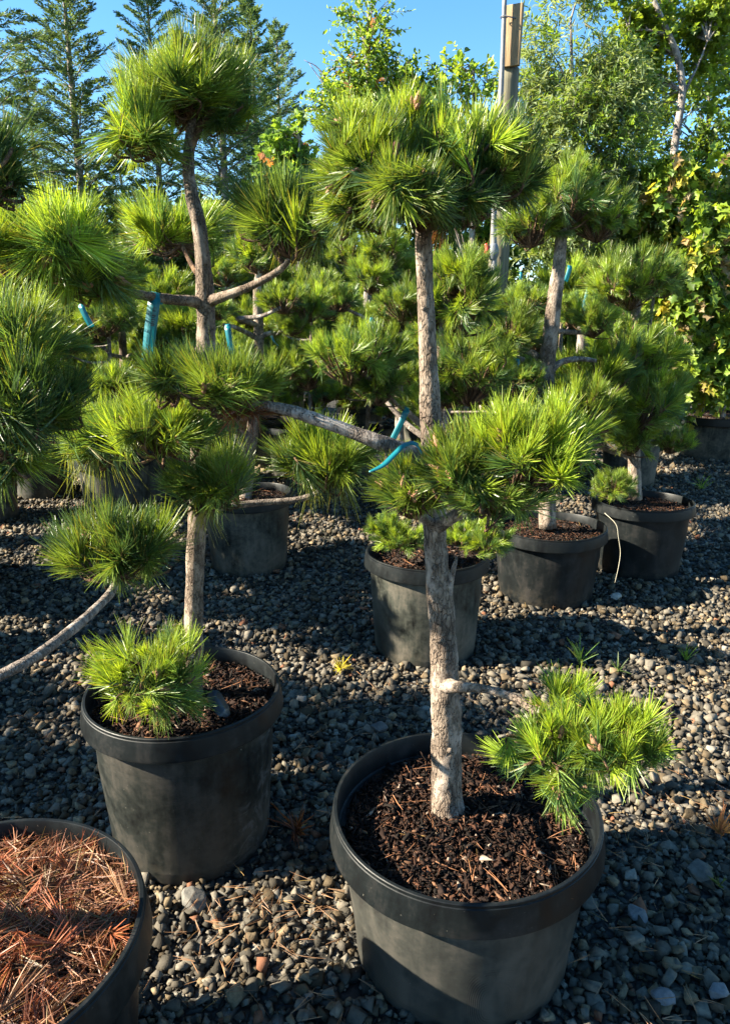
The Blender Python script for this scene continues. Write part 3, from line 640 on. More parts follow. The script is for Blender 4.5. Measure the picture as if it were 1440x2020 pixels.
def mid_pine(label, X, Y, meshes, mat, rfoot, trunk, branches, pads, bark=M_BARK):
    t = thing('potted_pine', label, 'potted tree', (X, Y, 0), GP); POTS.append((X, Y, rfoot))
    add_pot(t, meshes, mat)
    limb(t, 'trunk', bark, (X, Y, 0), trunk, sides=16, n=8, rough=.12, seed=int(X * 100))
    for i, b in enumerate(branches): limb(t, 'branch', M_BRANCH, (X, Y, 0), b, sides=9, n=6, seed=80 + i)
    for (px, py, y, r, *rest) in pads:
        c = at(px, py, y); o = shared_pad(t, c - Vector((X, Y, 0)), r * mpp(c), *rest)
    return t
C_ = mid_pine('pine in the sunlit tan-dusted pot straight behind the front trunk', .295, 3.22, POT_MID, M_POT, .25,
    [(852, 1120, 3.22, 30), (858, 1000, 3.22, 27), (866, 850, 3.22, 26), (872, 700, 3.22, 22), (880, 560, 3.22, 16)],
    [[(864, 862, 3.22, 16), (830, 838, 3.18, 13), (795, 805, 3.1, 12), (752, 770, 3.0, 12), (715, 735, 2.95, 8)],
     [(864, 880, 3.22, 14), (835, 862, 3.25, 12), (800, 835, 3.3, 11), (760, 790, 3.35, 9)],
     [(868, 850, 3.22, 18), (880, 815, 3.2, 18), (890, 785, 3.18, 14), (920, 760, 3.1, 9)],
     [(858, 1020, 3.22, 14), (900, 1040, 3.1, 10), (950, 1060, 3.0, 7)]],
    [(690, 705, 2.95, 92, 0, 1.1), (745, 755, 3.0, 60, 3), (760, 690, 3.1, 55, 1), (925, 735, 3.1, 88, 4, 1.1), (880, 780, 3.15, 55, 2), (915, 590, 3.22, 78, 1, 1.3), (850, 600, 3.3, 72, 4), (795, 600, 3.25, 58, 0), (905, 540, 3.22, 60, 3),
     (955, 1062, 2.98, 52, 1, .9), (905, 1055, 3.05, 50, 0, .8), (800, 1062, 3.1, 62, 2, .8), (760, 1040, 3.15, 40, 5)])
E_ = mid_pine('leaning-trunked pine in the squat wide pot right of the sunlit tan pot', 1.06, 3.94, POT_SQ, M_POTK, .27,
    [(1080, 1040, 3.94, 34), (1076, 900, 3.94, 32), (1078, 740, 3.94, 32), (1090, 620, 3.94, 29), (1100, 540, 3.94, 26), (1106, 480, 3.94, 24), (1112, 420, 3.94, 14)],
    [[(1076, 735, 3.94, 18), (1050, 720, 3.92, 14), (1010, 702, 3.9, 11), (985, 690, 3.9, 8)], [(1074, 730, 3.94, 15), (1055, 700, 4.0, 13), (1015, 686, 4.1, 10)],
     [(1082, 735, 3.94, 18), (1105, 715, 3.92, 13), (1140, 708, 3.9, 11), (1175, 712, 3.9, 8)], [(1090, 652, 3.94, 10), (1125, 655, 3.98, 10), (1170, 655, 4.0, 8)]],
    [(1110, 400, 3.94, 85, 0, 1.1), (1180, 430, 3.98, 68, 4), (1050, 440, 3.9, 62, 3), (1130, 350, 3.94, 52, 1), (1005, 655, 3.9, 65, 1), (1035, 595, 4.1, 55, 0), (1170, 630, 4.0, 48, 3), (1010, 745, 3.8, 62, 0), (960, 700, 3.85, 62, 4), (1210, 960, 3.7, 40, 1, .9), (1150, 800, 3.7, 70, 3)])
F_ = mid_pine('bushy low pine in the cylindrical pot farthest right of the three in a row', 1.765, 4.38, POT_F, M_POTK, .26,
    [(1252, 985, 4.38, 26), (1250, 900, 4.38, 24), (1250, 780, 4.38, 22), (1252, 660, 4.38, 20), (1256, 580, 4.38, 15)],
    [[(1250, 900, 4.38, 14), (1205, 890, 4.3, 11), (1160, 870, 4.2, 8)], [(1250, 880, 4.38, 12), (1300, 870, 4.35, 9), (1330, 850, 4.35, 6)]],
    [(1245, 555, 4.38, 75, 4, 1.1), (1210, 560, 4.3, 50, 1), (1290, 545, 4.4, 50, 0), (1230, 690, 4.3, 78, 1), (1165, 740, 4.15, 78, 3), (1290, 700, 4.4, 68, 0), (1265, 790, 4.2, 78, 1, 1.2), (1200, 820, 4.2, 60, 0), (1240, 860, 4.2, 52, 3), (1325, 870, 4.35, 38, 4), (1215, 960, 4.1, 42, 1, .9), (1310, 800, 4.5, 45, 2)])
H_ = mid_pine('pine in the black pot half hidden behind the drooping needles of the left tree', -.76, 4.45, POT_MID, M_POTK, .25,
    [(478, 1050, 4.45, 26), (495, 880, 4.45, 24), (508, 740, 4.45, 22), (511, 665, 4.45, 20), (508, 580, 4.45, 17), (512, 520, 4.45, 10)],
    [[(511, 670, 4.45, 13), (490, 658, 4.4, 10), (462, 645, 4.3, 9), (440, 640, 4.3, 6)], [(511, 668, 4.45, 12), (530, 658, 4.4, 9), (560, 655, 4.35, 7)],
     [(508, 640, 4.45, 10), (470, 629, 4.3, 10), (515, 624, 4.2, 9), (555, 606, 4.15, 7)], [(500, 820, 4.45, 12), (480, 828, 4.4, 8), (430, 832, 4.3, 6)]],
    [(508, 500, 4.45, 56, 1), (560, 590, 4.2, 52, 0), (605, 602, 4.3, 46, 3), (575, 640, 4.3, 42, 5), (430, 610, 4.3, 44, 2), (455, 700, 4.4, 52, 4), (570, 715, 4.3, 50, 1), (610, 740, 4.5, 40, 3), (500, 770, 4.4, 56, 2), (440, 540, 4.6, 44, 0), (540, 545, 4.6, 40, 5), (415, 840, 4.3, 44, 3)])
K_ = mid_pine('bright-topped pine just left of the front trunk with a dark bough reaching left', .30, 6.0, POT_MID, M_POTK, .25,
    [(790, 960, 6.0, 18), (787, 800, 6.0, 17), (786, 680, 6.0, 16), (783, 580, 6.0, 14), (780, 500, 6.0, 10)],
    [[(786, 690, 6.0, 13), (762, 650, 5.9, 9), (730, 633, 5.7, 8), (685, 610, 5.5, 7)]],
    [(762, 488, 6.0, 50, 1), (735, 545, 5.9, 46, 3), (800, 530, 6.1, 50, 0), (665, 590, 5.5, 52, 2), (640, 560, 5.6, 36, 5), (790, 620, 5.9, 50, 4), (740, 700, 6.0, 44, 0), (690, 500, 6.3, 40, 4), (820, 700, 6.1, 44, 3), (700, 640, 5.8, 36, 1)])
L_ = mid_pine('dim pine with a dark trunk below the barcode tag', -1.98, 6.3, POT_MID, M_POTK, .25,
    [(262, 980, 6.3, 17), (255, 850, 6.3, 17), (246, 720, 6.3, 16), (238, 620, 6.3, 13), (236, 540, 6.3, 9)],
    [[(247, 705, 6.3, 9), (222, 700, 6.2, 7), (205, 685, 6.1, 5)], [(249, 705, 6.3, 9), (275, 695, 6.2, 7), (305, 690, 6.1, 5)]],
    [(236, 530, 6.3, 56, 1), (190, 650, 6.1, 44, 4), (310, 665, 6.1, 44, 2), (180, 740, 6.2, 48, 4), (290, 740, 6.2, 50, 2), (240, 790, 6.2, 52, 3), (130, 690, 6.4, 48, 0), (360, 640, 6.4, 46, 0), (350, 720, 6.5, 44, 5), (150, 820, 6.3, 50, 2)], M_BARKD)
# ------------------------------------------------------------------ farther pines, built once per shape and copied
def proto_pine(seed, h, npads, pr):
    rr = random.Random(seed); t = bpy.data.objects.new('potted_pine', None); COL.objects.link(t)
    add_pot(t, POT_MID, M_POTK)
    lean = (rr.uniform(-.1, .1), rr.uniform(-.1, .1)); pts = [(lean[0] * z / h, lean[1] * z / h, z, .030 * (1 - .6 * z / h)) for z in (.42, .7, 1.0, h * .75, h * .93)]
    wl(t, 'trunk', M_BARK, pts, seed, 12, 6)
    shared_pad(t, Vector((lean[0], lean[1], h - .08)), pr * 1.25); shared_pad(t, Vector((lean[0] + .12, lean[1] - .05, h - .15)), pr)
    shared_pad(t, Vector((lean[0] - .14, lean[1] + .04, h - .17)), pr)
    for i in range(npads):
        z = .55 + (h - 1.0) * (i + .5) / npads + rr.uniform(-.05, .05); a = i * 2.4 + rr.uniform(-.4, .4); L = rr.uniform(.25, .55)
        x0, y0 = lean[0] * z / h, lean[1] * z / h; e = Vector((x0 + math.cos(a) * L, y0 + math.sin(a) * L, z + rr.uniform(.05, .2)))
        wl(t, 'branch', M_BRANCH, [(x0, y0, z, .012), (x0 + math.cos(a) * L * .5, y0 + math.sin(a) * L * .5, z + .01, .010), (e.x, e.y, e.z - .05, .006)], i, 7, 5)
        shared_pad(t, e, pr * rr.uniform(.75, 1.05)); 
        if rr.random() < .6: shared_pad(t, e + Vector((rr.uniform(-.15, .15), rr.uniform(-.12, .12), rr.uniform(-.06, .08))), pr * .7)
    return t
PP = [proto_pine(21, 1.9, 6, .21), proto_pine(22, 1.75, 7, .20), proto_pine(23, 2.05, 6, .22), proto_pine(24, 1.6, 8, .20)]
used = [False] * 4
def far_pine(i, x, y, rz, s, label):
    o = PP[i] if not used[i] else copy_tree(PP[i])
    used[i] = True; place(o, (x, y, 0), rz, s); tag(o, label, 'potted tree', GP); POTS.append((x, y, .25 * s)); return o
FP = [      (1, -2.05, 5.7, 2.0, 1.0, 'shaded pine with a blue ribbon standing left of the bare whorl trunk'),
      (2, -3.0, 6.5, 1.2, 1.0, 'pine over the dark pot at the left edge of the gravel'),
      (3, -1.25, 8.0, .3, 1.05, 'pine over the far dark pot seen just below the long bare branch'),
      (0, -.55, 6.9, 3.0, 1.0, 'pine with upswept pale branch right of the left tree whorl'),
      (1, -.05, 9.2, 4.0, 1.05, 'small-looking pine behind, its pot in the dark gap left of the bright centre clump'),
      (3, 1.1, 6.6, 1.0, 1.05, 'rear pine between the wooden post and the leaning trunk'),
      (0, 1.85, 6.9, 5.0, 1.05, 'rear pine with pale trunk and teal tags right of the leaning trunk'),
      (2, 2.65, 7.0, 4.2, 1.0, 'rear pine between the bushy low pine and the maple'),
      (3, -2.4, 8.6, 2.6, 1.05, 'rear pine under the second cedar from the left'),
      (1, -4.1, 9.0, 1.6, 1.1, 'rear pine at the foot of the leftmost cedar'),
      (0, -3.1, 5.6, 3.9, 1.0, 'shaded pine left of the one with the blue ribbon'), (3, -1.45, 6.3, 3.3, 1.0, 'dark pine behind the level left bough and its barcode tag'),
      (3, -.75, 7.5, .4, 1.0, 'pine low in the middle gap behind the long bare branch'), (0, -1.9, 7.0, 5.4, 1.0, 'pine behind the left tree trunk, shading the gravel there'),
      (1, .62, 5.0, 2.9, .9, 'pine directly behind the sunlit tan pot and its tree'),
      (2, -.95, 9.6, 1.9, 1.05, 'pine deep behind the pale curved branch at centre left'), (0, .75, 8.6, 4.4, 1.05, 'pine behind the front trunk, deep in the row'), (1, -2.9, 7.9, 4.4, 1.05, 'pine in the deep shade under the second cedar'), (3, .0, 7.4, 5.2, 1.0, 'pine left of centre behind the round-headed bright one'),
      (2, 1.55, 9.3, .9, 1.05, 'dim pine deep behind the teal tags')]
for i, x, y, rz, s, lb in FP: far_pine(i, x, y, rz, s, lb)
# neighbours in the next row to the left, whose shade falls across the gravel
for i, x, y, rz, s, lb in [(2, -3.0, 2.05, .4, .95, 'pine of the next row beyond the left edge, nearest one'), (0, -3.3, 2.35, 2.2, .95, 'pine of the next row beyond the left edge, second one'),
                           (3, -2.35, 3.75, 1.2, .95, 'pine of the next row beyond the left edge, third one'), (1, -3.6, 4.5, 1.2, .95, 'pine of the next row beyond the left edge, farthest one'), (0, -2.55, 3.0, .2, .95, 'pine of the next row beyond the left edge, in the middle of it'), (2, -2.6, 4.15, 4.2, .95, 'pine of the next row beyond the left edge, its pads just reaching in')]:
    far_pine(i, x, y, rz, s, lb)
gravel()

# ------------------------------------------------------------------ tall background trees
def cedar(seed, H, Rm, nb=110, tone=1.0, gap=.0):
    rs = np.random.RandomState(seed); rr = random.Random(seed)
    tubes = [tube_arrays([(0, 0, 0), (rr.uniform(-.05, .05), 0, H * .4), (rr.uniform(-.05, .05), 0, H * .75), (0, 0, H)], [.075, .05, .028, .006], 9, n=5)]
    P0, D0, L0 = [], [], []
    for b in range(nb):
        f = (b + rr.random()) / nb; z = H * (.08 + .90 * f); a = b * 2.399 + rr.uniform(-.3, .3)
        L = Rm * ((1 - f) ** .7) * rr.uniform(.35, 1.3) + .10
        el = R_(28 + 22 * f); d = Vector((math.cos(a) * math.cos(el), math.sin(a) * math.cos(el), math.sin(el)))
        p = Vector((0, 0, z)); pts = [p.copy()]; nst = max(4, int(L / .06)); side = Vector((-math.sin(a), math.cos(a), 0))
        for s in range(nst):
            d = (d + Vector((0, 0, -.05)) + Vector((rr.uniform(-.06, .06), rr.uniform(-.06, .06), rr.uniform(-.04, .04)))).normalized(); p = p + d * (L / nst); pts.append(p.copy())
            t = (s + 1) / nst
            if t < .15: continue
            for sg in (-1, 1):
                if rr.random() < .08 + gap: continue
                bd = (d * .75 + side * sg * .75 + Vector((0, 0, rr.uniform(-.15, .2)))).normalized()
                P0.append(p.copy()); D0.append(bd); L0.append(L * .38 * (1.2 - t) * rr.uniform(.6, 1.1) + .04)
        P0.append(p.copy()); D0.append(d); L0.append(.10)
        if len(pts) > 3: tubes.append(tube_arrays([pts[0], pts[len(pts) // 2], pts[-1]], [.012 * (1.2 - f), .007, .002], 4, n=2))
    P0 = np.array(P0); D0 = np.array(D0); L0 = np.array(L0); m = 24; n = len(P0)
    t = (np.arange(m) / m)[None, :] + np.zeros((n, 1)); sg = np.where(np.arange(m) % 2, 1, -1)[None, :, None]
    pl = norm(np.cross(D0, np.array([0, 0, 1.0])) + rs.normal(0, .25, (n, 3)))[:, None]
    pos = P0[:, None] + D0[:, None] * (L0[:, None] * t)[..., None]
    ld = norm(D0[:, None] * .9 + pl * sg * .75 + rs.normal(0, .18, (n, m, 3)) + np.array([0, 0, -.1]))
    LL = (.058 * (1.25 - t * .6) * rs.uniform(.7, 1.3, (n, m)))[..., None]
    W = norm(np.cross(ld, rs.normal(size=(n, m, 3)) * .8 + np.array([0, 0, 1.0]))) * .0062
    V = np.stack([pos, pos + ld * LL * .5 + W, pos + ld * LL, pos + ld * LL * .5 - W], 2).reshape(-1, 3)
    Q = (np.arange(n * m) * 4)[:, None] + np.arange(4)
    col = np.array([.095, .150, .065]) * tone * rs.uniform(.6, 1.5, (n, 1, 1)) * rs.uniform(.8, 1.2, (n, m, 1)) * np.ones((n, m, 3))
    C = np.repeat(col.reshape(-1, 1, 3), 4, 1).reshape(-1, 3)
    return tubes_mesh('trunk', tubes), mesh_np('crown', V, [Q], C)
def place_tree(name, label, cat, tm, cm, tmat, cmat, x, y, rz=0, s=1, group=None):
    t = thing(name, label, cat, (x, y, 0), group, rz); t.scale = (s, s, s)
    obj('trunk', tm, tmat, t); obj('crown', cm, cmat, t); return t
CD = [cedar(31, 6.6, 1.6, 150, 1.0), cedar(32, 5.4, 1.0, 150, 1.3), cedar(33, 6.2, 1.15, 145, 1.45)]
GT = 'tall feathery cedars behind the potted pines'
def X_at(px, Y): return (px - 720) / 1400 * (Y * cP)
for v_, px, Y, rz, s, lb in [(0, 25, 9.6, .3, 1.05, 'tallest dark cedar at the left edge, bare trunk showing'), (1, 190, 10.5, 1.3, 1.20, 'slim cedar second from the left against the sky'),
                             (2, 335, 10.8, 2.2, 1.0, 'cedar poking up behind the left pine crown'), (1, 450, 10.2, 3.4, 1.16, 'cedar just right of the left pine crown, forked feathery tip'),
                             (1, 515, 11.4, 4.1, 1.10, 'thin-tipped cedar in the gap between the two pine crowns'), (2, 562, 12.4, 5.0, .97, 'palest cedar at the right end of the cedar row'), (0, 105, 12.5, 2.0, .85, 'shorter cedar in the gap between the two leftmost trunks'), (0, 260, 13, 4.0, .75, 'low dark cedar behind the second trunk')]:
    place_tree('cedar_tree', lb, 'tree', CD[v_][0], CD[v_][1], M_TRUNKG, M_CEDAR, X_at(px, Y), Y, rz, s, GT)

LEAF = {'willow': [(0, 0), (.3, .10), (.7, .08), (1, 0), (.7, -.08), (.3, -.10)],
        'oval': [(0, 0), (.25, .22), (.65, .24), (1, 0), (.65, -.24), (.25, -.22)],
        'maple': [(0, 0), (.05, .38), (.38, .30), (.55, .62), (.72, .22), (1.05, 0), (.72, -.22), (.55, -.62), (.38, -.30), (.05, -.38)]}
def leaves(rs, P, D, size, shape, cols):
    """one leaf per row: P base, D direction; fan of triangles folded along the midrib"""
    n = len(P); o = LEAF[shape]; k_ = len(o); up = norm(np.array([-.25, 0, 1.0]) + rs.normal(0, .8, (n, 3))); sd = norm(np.cross(D, up)); nn = np.cross(sd, D)
    L = (size * rs.uniform(.6, 1.2, n))[:, None]
    V = [P + D * L * x + sd * L * y + nn * L * (abs(y) * .45 - x * x * .18) for x, y in o]
    V.append(P + D * L * .5 - nn * L * .05); V = np.stack(V, 1).reshape(-1, 3)
    b = (np.arange(n) * (k_ + 1))[:, None]; T = np.concatenate([b + np.array([i, (i + 1) % k_, k_]) for i in range(k_)])
    return V, T, np.repeat(cols, k_ + 1, 0)
def leafy(seed, blobs, nshoot, per, size, shape, pal, probs, slen=.35, droop=.2, trunk=None, uplift=.6, thin=.0):
    rs = np.random.RandomState(seed); B = np.array([b[:6] for b in blobs], float); wts = B[:, 3] * B[:, 4] * B[:, 5]; wts /= wts.sum()
    bi = rs.choice(len(B), nshoot, p=wts); d = norm(rs.normal(size=(nshoot, 3))); r = rs.random(nshoot) ** .45
    base = B[bi, :3] + d * B[bi, 3:6] * r[:, None]
    # uneven outline: drop shoots where a coarse noise is low
    keep = np.array([noise.noise(Vector(p) * 1.6 + Vector((seed, 0, 0))) > -.12 + thin for p in base]); base, d = base[keep], d[keep]; n = len(base)
    sd_ = norm(d * .6 + rs.normal(0, .4, (n, 3)) + np.array([0, 0, uplift])); sl = slen * rs.uniform(.5, 1.3, n)
    t = (np.arange(per) + .5)[None] / per + np.zeros((n, 1))
    P = base[:, None] + sd_[:, None] * (sl[:, None] * t)[..., None] - np.array([0, 0, 1.0]) * (droop * sl[:, None] * t * t)[..., None]
    D = norm(perp(np.repeat(sd_[:, None], per, 1), rs) * .9 + sd_[:, None] * .7 + np.array([0, 0, -droop]))
    pc = np.array(pal)[rs.choice(len(pal), n, p=probs)][:, None] * rs.uniform(.7, 1.35, (n, per, 1))
    V, T, C = leaves(rs, P.reshape(-1, 3), D.reshape(-1, 3), size, shape, pc.reshape(-1, 3))
    tubes = []
    step = max(1, n // 260)
    for i in range(0, n, step):
        tubes.append(tube_arrays([Vector(base[i]), Vector(base[i] + sd_[i] * sl[i] * .5), Vector(P[i, -1])], [.0045, .003, .0015], 4))
    if trunk:
        for tr in trunk: tubes.append(tube_arrays([p[:3] for p in tr], [p[3] for p in tr], 10, .05, seed, 6))
        spine = [Vector(p[:3]) for tr in trunk for p in tr]
        for i in range(0, n, max(1, n // 60)):
            b_ = Vector(base[i]); q = min(spine, key=lambda s_: (s_ - b_).length + (0.6 if s_.z > b_.z else 0)); tubes.append(tube_arrays([q, q.lerp(b_, .5) + Vector((0, 0, .06)), b_], [.012, .008, .004], 5, n=3))
    return tubes_mesh('trunk', tubes), mesh_np('crown', V, [T], C)
G_M = (.15, .24, .035); G_L = (.24, .33, .04); G_D = (.075, .14, .034); G_G = (.20, .26, .12)
def at_l(px, py, Y, o): p = at(px, py, Y); return (p.x - o[0], p.y - o[1], p.z)
def px_blob(px, py, Y, rx, rz, o, dy=None):
    p = at(px, py, Y); s = mpp(p); return (p.x - o[0], p.y - o[1], p.z, rx * s, (dy or rx * s * .8), rz * s)
def leafy_px(name, label, cat, seed, px0, Y, blobs, trunks, nshoot, per, size, shape, pal, probs, group='broadleaf trees behind the potted pines', **kw):
    o = (X_at(px0, Y), Y)
    bl = [px_blob(b[0], b[1], Y + (b[4] if len(b) > 4 else 0), b[2], b[3], o) for b in blobs]
    tr = [[(*at_l(a, b, Y, o), w_) for a, b, w_ in t] for t in trunks]; tr[0] = [(tr[0][0][0], tr[0][0][1], 0.0, tr[0][0][3] * 1.2)] + tr[0]
    tm, cm = leafy(seed, bl, nshoot, per, size, shape, pal, probs, trunk=tr, **kw)
    return place_tree(name, label, cat, tm, cm, M_TRUNKG, M_LEAF, o[0], o[1], group=group)
# big narrow-leaved tree right of the post
leafy_px('narrow_leaved_tree', 'dense grey-green narrow-leaved tree just right of the wooden post', 'tree', 51, 1150, 8.6,
    [(1110, 120, 75, 130), (1160, 250, 110, 130), (1090, 280, 75, 120), (1200, 330, 90, 110), (1130, 440, 110, 110), (1210, 450, 70, 90), (1130, 30, 45, 60), (1230, 200, 60, 80)],
    [[(1150, 620, .06), (1140, 400, .045), (1130, 200, .025), (1125, 40, .01)], [(1150, 500, .035), (1200, 330, .02), (1225, 210, .01)]], 5200, 14, .085, 'willow', [G_G, G_M, (.16, .21, .10)], [.5, .3, .2], slen=.30, thin=-.1)
# lime tree with the leaning bare trunk
leafy_px('leaning_tree', 'lime-leaved tree with a curved bare grey trunk at the upper right', 'tree', 52, 1335, 9.3,
    [(1225, 25, 50, 50, .2), (1262, 90, 50, 50, .3), (1345, 40, 60, 40, 1.0), (1395, 30, 50, 50, .3), (1385, 110, 40, 35, .4), (1250, 150, 40, 30, .2), (1385, 190, 28, 30, .2), (1285, 190, 35, 50, .9)],
    [[(1332, 700, .06), (1328, 480, .05), (1328, 320, .047), (1336, 250, .045), (1345, 180, .042), (1335, 110, .038), (1310, 50, .032), (1285, -10, .028), (1260, -80, .02)], [(1340, 200, .02), (1375, 130, .012), (1395, 80, .007)], [(1320, 70, .02), (1280, 60, .013), (1240, 60, .008)]],
    1500, 10, .062, 'maple', [G_L, G_M, (.20, .27, .02)], [.5, .3, .2], slen=.26, thin=-.02)
# behind it, a darker broadleaf and a dark conifer
leafy_px('broadleaf_tree', 'loose mid-green tree reaching the top right corner behind the curved trunk', 'tree', 53, 1400, 11.0,
    [(1400, 180, 50, 60), (1420, 60, 45, 60), (1380, 260, 50, 40), (1330, 300, 50, 60), (1290, 240, 45, 60), (1400, 330, 50, 60), (1290, 420, 70, 90), (1370, 450, 80, 80)],
    [[(1400, 600, .05), (1395, 300, .03), (1400, 100, .012)]], 1900, 11, .075, 'oval', [G_M, G_D, G_L], [.5, .35, .15], slen=.3)
# twiggy tree between the crowns
leafy_px('twiggy_tree', 'airy small-leaved tree rising between the two pine crowns with red-tinged tips', 'tree', 54, 725, 9.0,
    [(730, 40, 40, 50), (715, 130, 50, 60), (760, 170, 60, 50), (690, 210, 60, 50), (800, 220, 50, 45), (740, 260, 90, 60), (850, 190, 40, 30), (650, 250, 35, 50)],
    [[(725, 560, .05), (722, 300, .035), (728, 120, .018), (735, -20, .006)], [(724, 320, .02), (660, 200, .01), (610, 125, .003)], [(724, 300, .02), (640, 150, .008), (600, 118, .003)], [(724, 280, .02), (800, 160, .008)]],
    1000, 12, .06, 'oval', [G_M, G_L, G_D, (.22, .11, .05)], [.5, .28, .18, .04], slen=.34, thin=.02)
leafy_px('broadleaf_tree', 'thin-twigged tree with curved leaf sprays just left of the wooden post', 'tree', 55, 930, 8.8,
    [(925, 150, 40, 28), (950, 190, 40, 30), (880, 170, 35, 30), (840, 190, 45, 35), (975, 240, 30, 40), (900, 320, 90, 90)],
    [[(930, 560, .04), (930, 300, .025), (935, 150, .008)]], 420, 9, .085, 'oval', [G_M, G_D, G_L], [.5, .2, .3], slen=.3)
# small reddish maple left of centre
leafy_px('young_maple', 'small yellow-green maple with a few red leaves behind the gap between the crowns', 'shrub', 56, 590, 7.6,
    [(590, 290, 50, 35), (560, 330, 45, 40), (620, 330, 40, 35), (590, 390, 70, 50)], [[(590, 620, .03), (590, 400, .02), (590, 280, .008)]], 300, 8, .075, 'maple', [G_D, G_M, (.26, .11, .05)], [.45, .48, .07], slen=.2)
# right hand maple in the wide pot
XG, YG = X_at(1438, 8.6), 8.6
mp_ = leafy_px('potted_maple', 'maple with drooping bronze and yellow leaf tips in the wide right-edge pot', 'potted tree', 57, 1438, 8.6,
    [(1325, 370, 60, 60, -.3), (1300, 620, 50, 60), (1400, 420, 60, 70, -.5), (1300, 480, 50, 60), (1380, 500, 80, 80, -.4), (1330, 580, 60, 70, -.4), (1420, 330, 40, 40, -.3), (1440, 560, 70, 90, -.4), (1400, 650, 70, 60, -.5), (1430, 720, 60, 50, -.5), (1360, 720, 35, 50, -.5), (1480, 400, 60, 90)],
    [[(1425, 800, .035), (1415, 650, .03), (1400, 500, .02), (1400, 360, .008)], [(1425, 780, .02), (1450, 600, .015), (1440, 420, .006)], [(1425, 780, .02), (1370, 620, .012), (1340, 450, .006)]],
    3600, 8, .092, 'maple', [(.16, .25, .035), (.23, .32, .04), (.36, .33, .06), (.34, .25, .13), (.10, .17, .03)], [.36, .28, .10, .08, .18], slen=.24, droop=.9, uplift=.3)
pg = pot_meshes(0.60, 0.50, 80, 1500, 15, tall=.09); add_pot(mp_, pg, M_POT); POTS.append((XG, YG, .5))
mp_['group'] = 'broadleaf trees behind the potted pines'
# dark conifer right
place_tree('dark_conifer', 'dark spreading conifer low at the right behind the maple top', 'tree', *cedar(35, 3.9, 1.3, 130, .7), M_TRUNKG, M_CEDAR, X_at(1405, 11.5), 11.5)
# infill bushes and far trees
HB = [(60, 11.5, 640, 380), (230, 11, 600, 330), (400, 11.2, 600, 360), (560, 11.5, 600, 380), (700, 11, 600, 330), (850, 10.8, 600, 360), (1000, 11, 600, 380), (1180, 11.2, 600, 420), (1340, 11, 620, 430), (1480, 10.5, 620, 400)]
HL = ['dark shrub behind the leftmost cedar foot', 'dark shrub behind the second cedar', 'dark shrub behind the left pine crown', 'shrub in the gap right of the left crown', 'shrub behind the airy twiggy tree', 'shrub behind the front pine crown', 'green shrub behind the wooden post', 'shrub behind the leaning pine trunk', 'shrub behind the bushy low pine', 'shrub behind the maple at the right edge']
HT = ['oval', 'oval', 'maple', 'oval', 'oval', 'maple', 'maple', 'maple', 'oval', 'oval']
for i, ((px, Y, py, top), lb) in enumerate(zip(HB, HL)):
    leafy_px('tall_shrub', lb, 'shrub', 70 + i, px, Y, [(px, (py + top) // 2 + 10, 95, (py - top) // 2, 0), (px - 60, py, 80, 90), (px + 60, py + 10, 80, 100), (px, 690, 110, 90)], [[(px, 760, .05), (px, 600, .03), (px, top + 40, .01)]], 620, 10, .10, HT[i], [G_M, G_D, G_L], [.42, .4, .18], slen=.32, thin=-.25, group='shrubs filling the back of the nursery')
rr = random.Random(4)
ft = leafy(90, [(0, 0, 3.0, 2.0, 2.0, 1.6), (.8, .3, 4.2, 1.5, 1.5, 1.2), (-.9, -.2, 3.9, 1.4, 1.4, 1.2), (0, 0, 1.5, 1.9, 1.9, 1.3)], 2800, 10, .16, 'oval', [G_M, G_D], [.5, .5], slen=.5, trunk=[[(0, 0, 0, .14), (0, 0, 2, .1), (.1, 0, 4.4, .03)]])
FTL = ['distant dark tree far behind the leftmost cedars', 'distant dark tree behind the left pine crown', 'distant dark tree behind the gap between the two pine crowns', 'distant dark tree behind the front pine crown',
       'distant dark tree far behind the wooden post', 'distant dark tree behind the narrow-leaved tree', 'distant dark tree far behind the maple at the right']
for i, lb in enumerate(FTL):
    Y = 17 + rr.uniform(0, 3); x = -8.2 + i * 2.75 + rr.uniform(-.3, .3)
    place_tree('far_tree', lb, 'tree', ft[0], ft[1], M_TRUNKG, M_LEAF, x, Y, rr.uniform(0, 6), .62 + rr.uniform(-.06, .1), 'distant row of dark trees')

# ------------------------------------------------------------------ post, board, riser pipe
def bx(V, Q, c, s, tilt=None):
    o = sum(len(v) for v in V); p = []
    for z in (-1, 1):
        for x, y in ((-1, -1), (1, -1), (1, 1), (-1, 1)): p.append((c[0] + x * s[0] / 2, c[1] + y * s[1] / 2, c[2] + z * s[2] / 2))
    V.append(np.array(p)); Q.append(np.array([(0, 3, 2, 1), (4, 5, 6, 7), (0, 1, 5, 4), (1, 2, 6, 5), (2, 3, 7, 6), (3, 0, 4, 7)]) + o)
def bevel_box(name, c, s, bev, parent, mat):
    V, Q = [], []; bx(V, Q, c, s); me = mesh_np(name, np.concatenate(V), Q); o = obj(name, me, mat, parent)
    m = o.modifiers.new('bevel', 'BEVEL'); m.width = bev; m.segments = 2; return o
YP = 7.0; pt = at(1004, 136, YP); sP_ = mpp(pt); XPst = pt.x
P_ = thing('wooden_post', 'weathered round wooden post standing between the front pine crown and the narrow-leaved tree', 'post', (XPst, YP, 0))
obj('post', tubes_mesh('post', [tube_arrays([(-.02, 0, 0), (-.02, 0, 1.2), (-.012, 0, 2.4), (0, 0, pt.z)], [.105, .10, .092, .086], 24, .03, 3, 12)]), M_POST, P_)
top = at(1015, 10, YP - .1); bot = at(1004, 132, YP - .1)
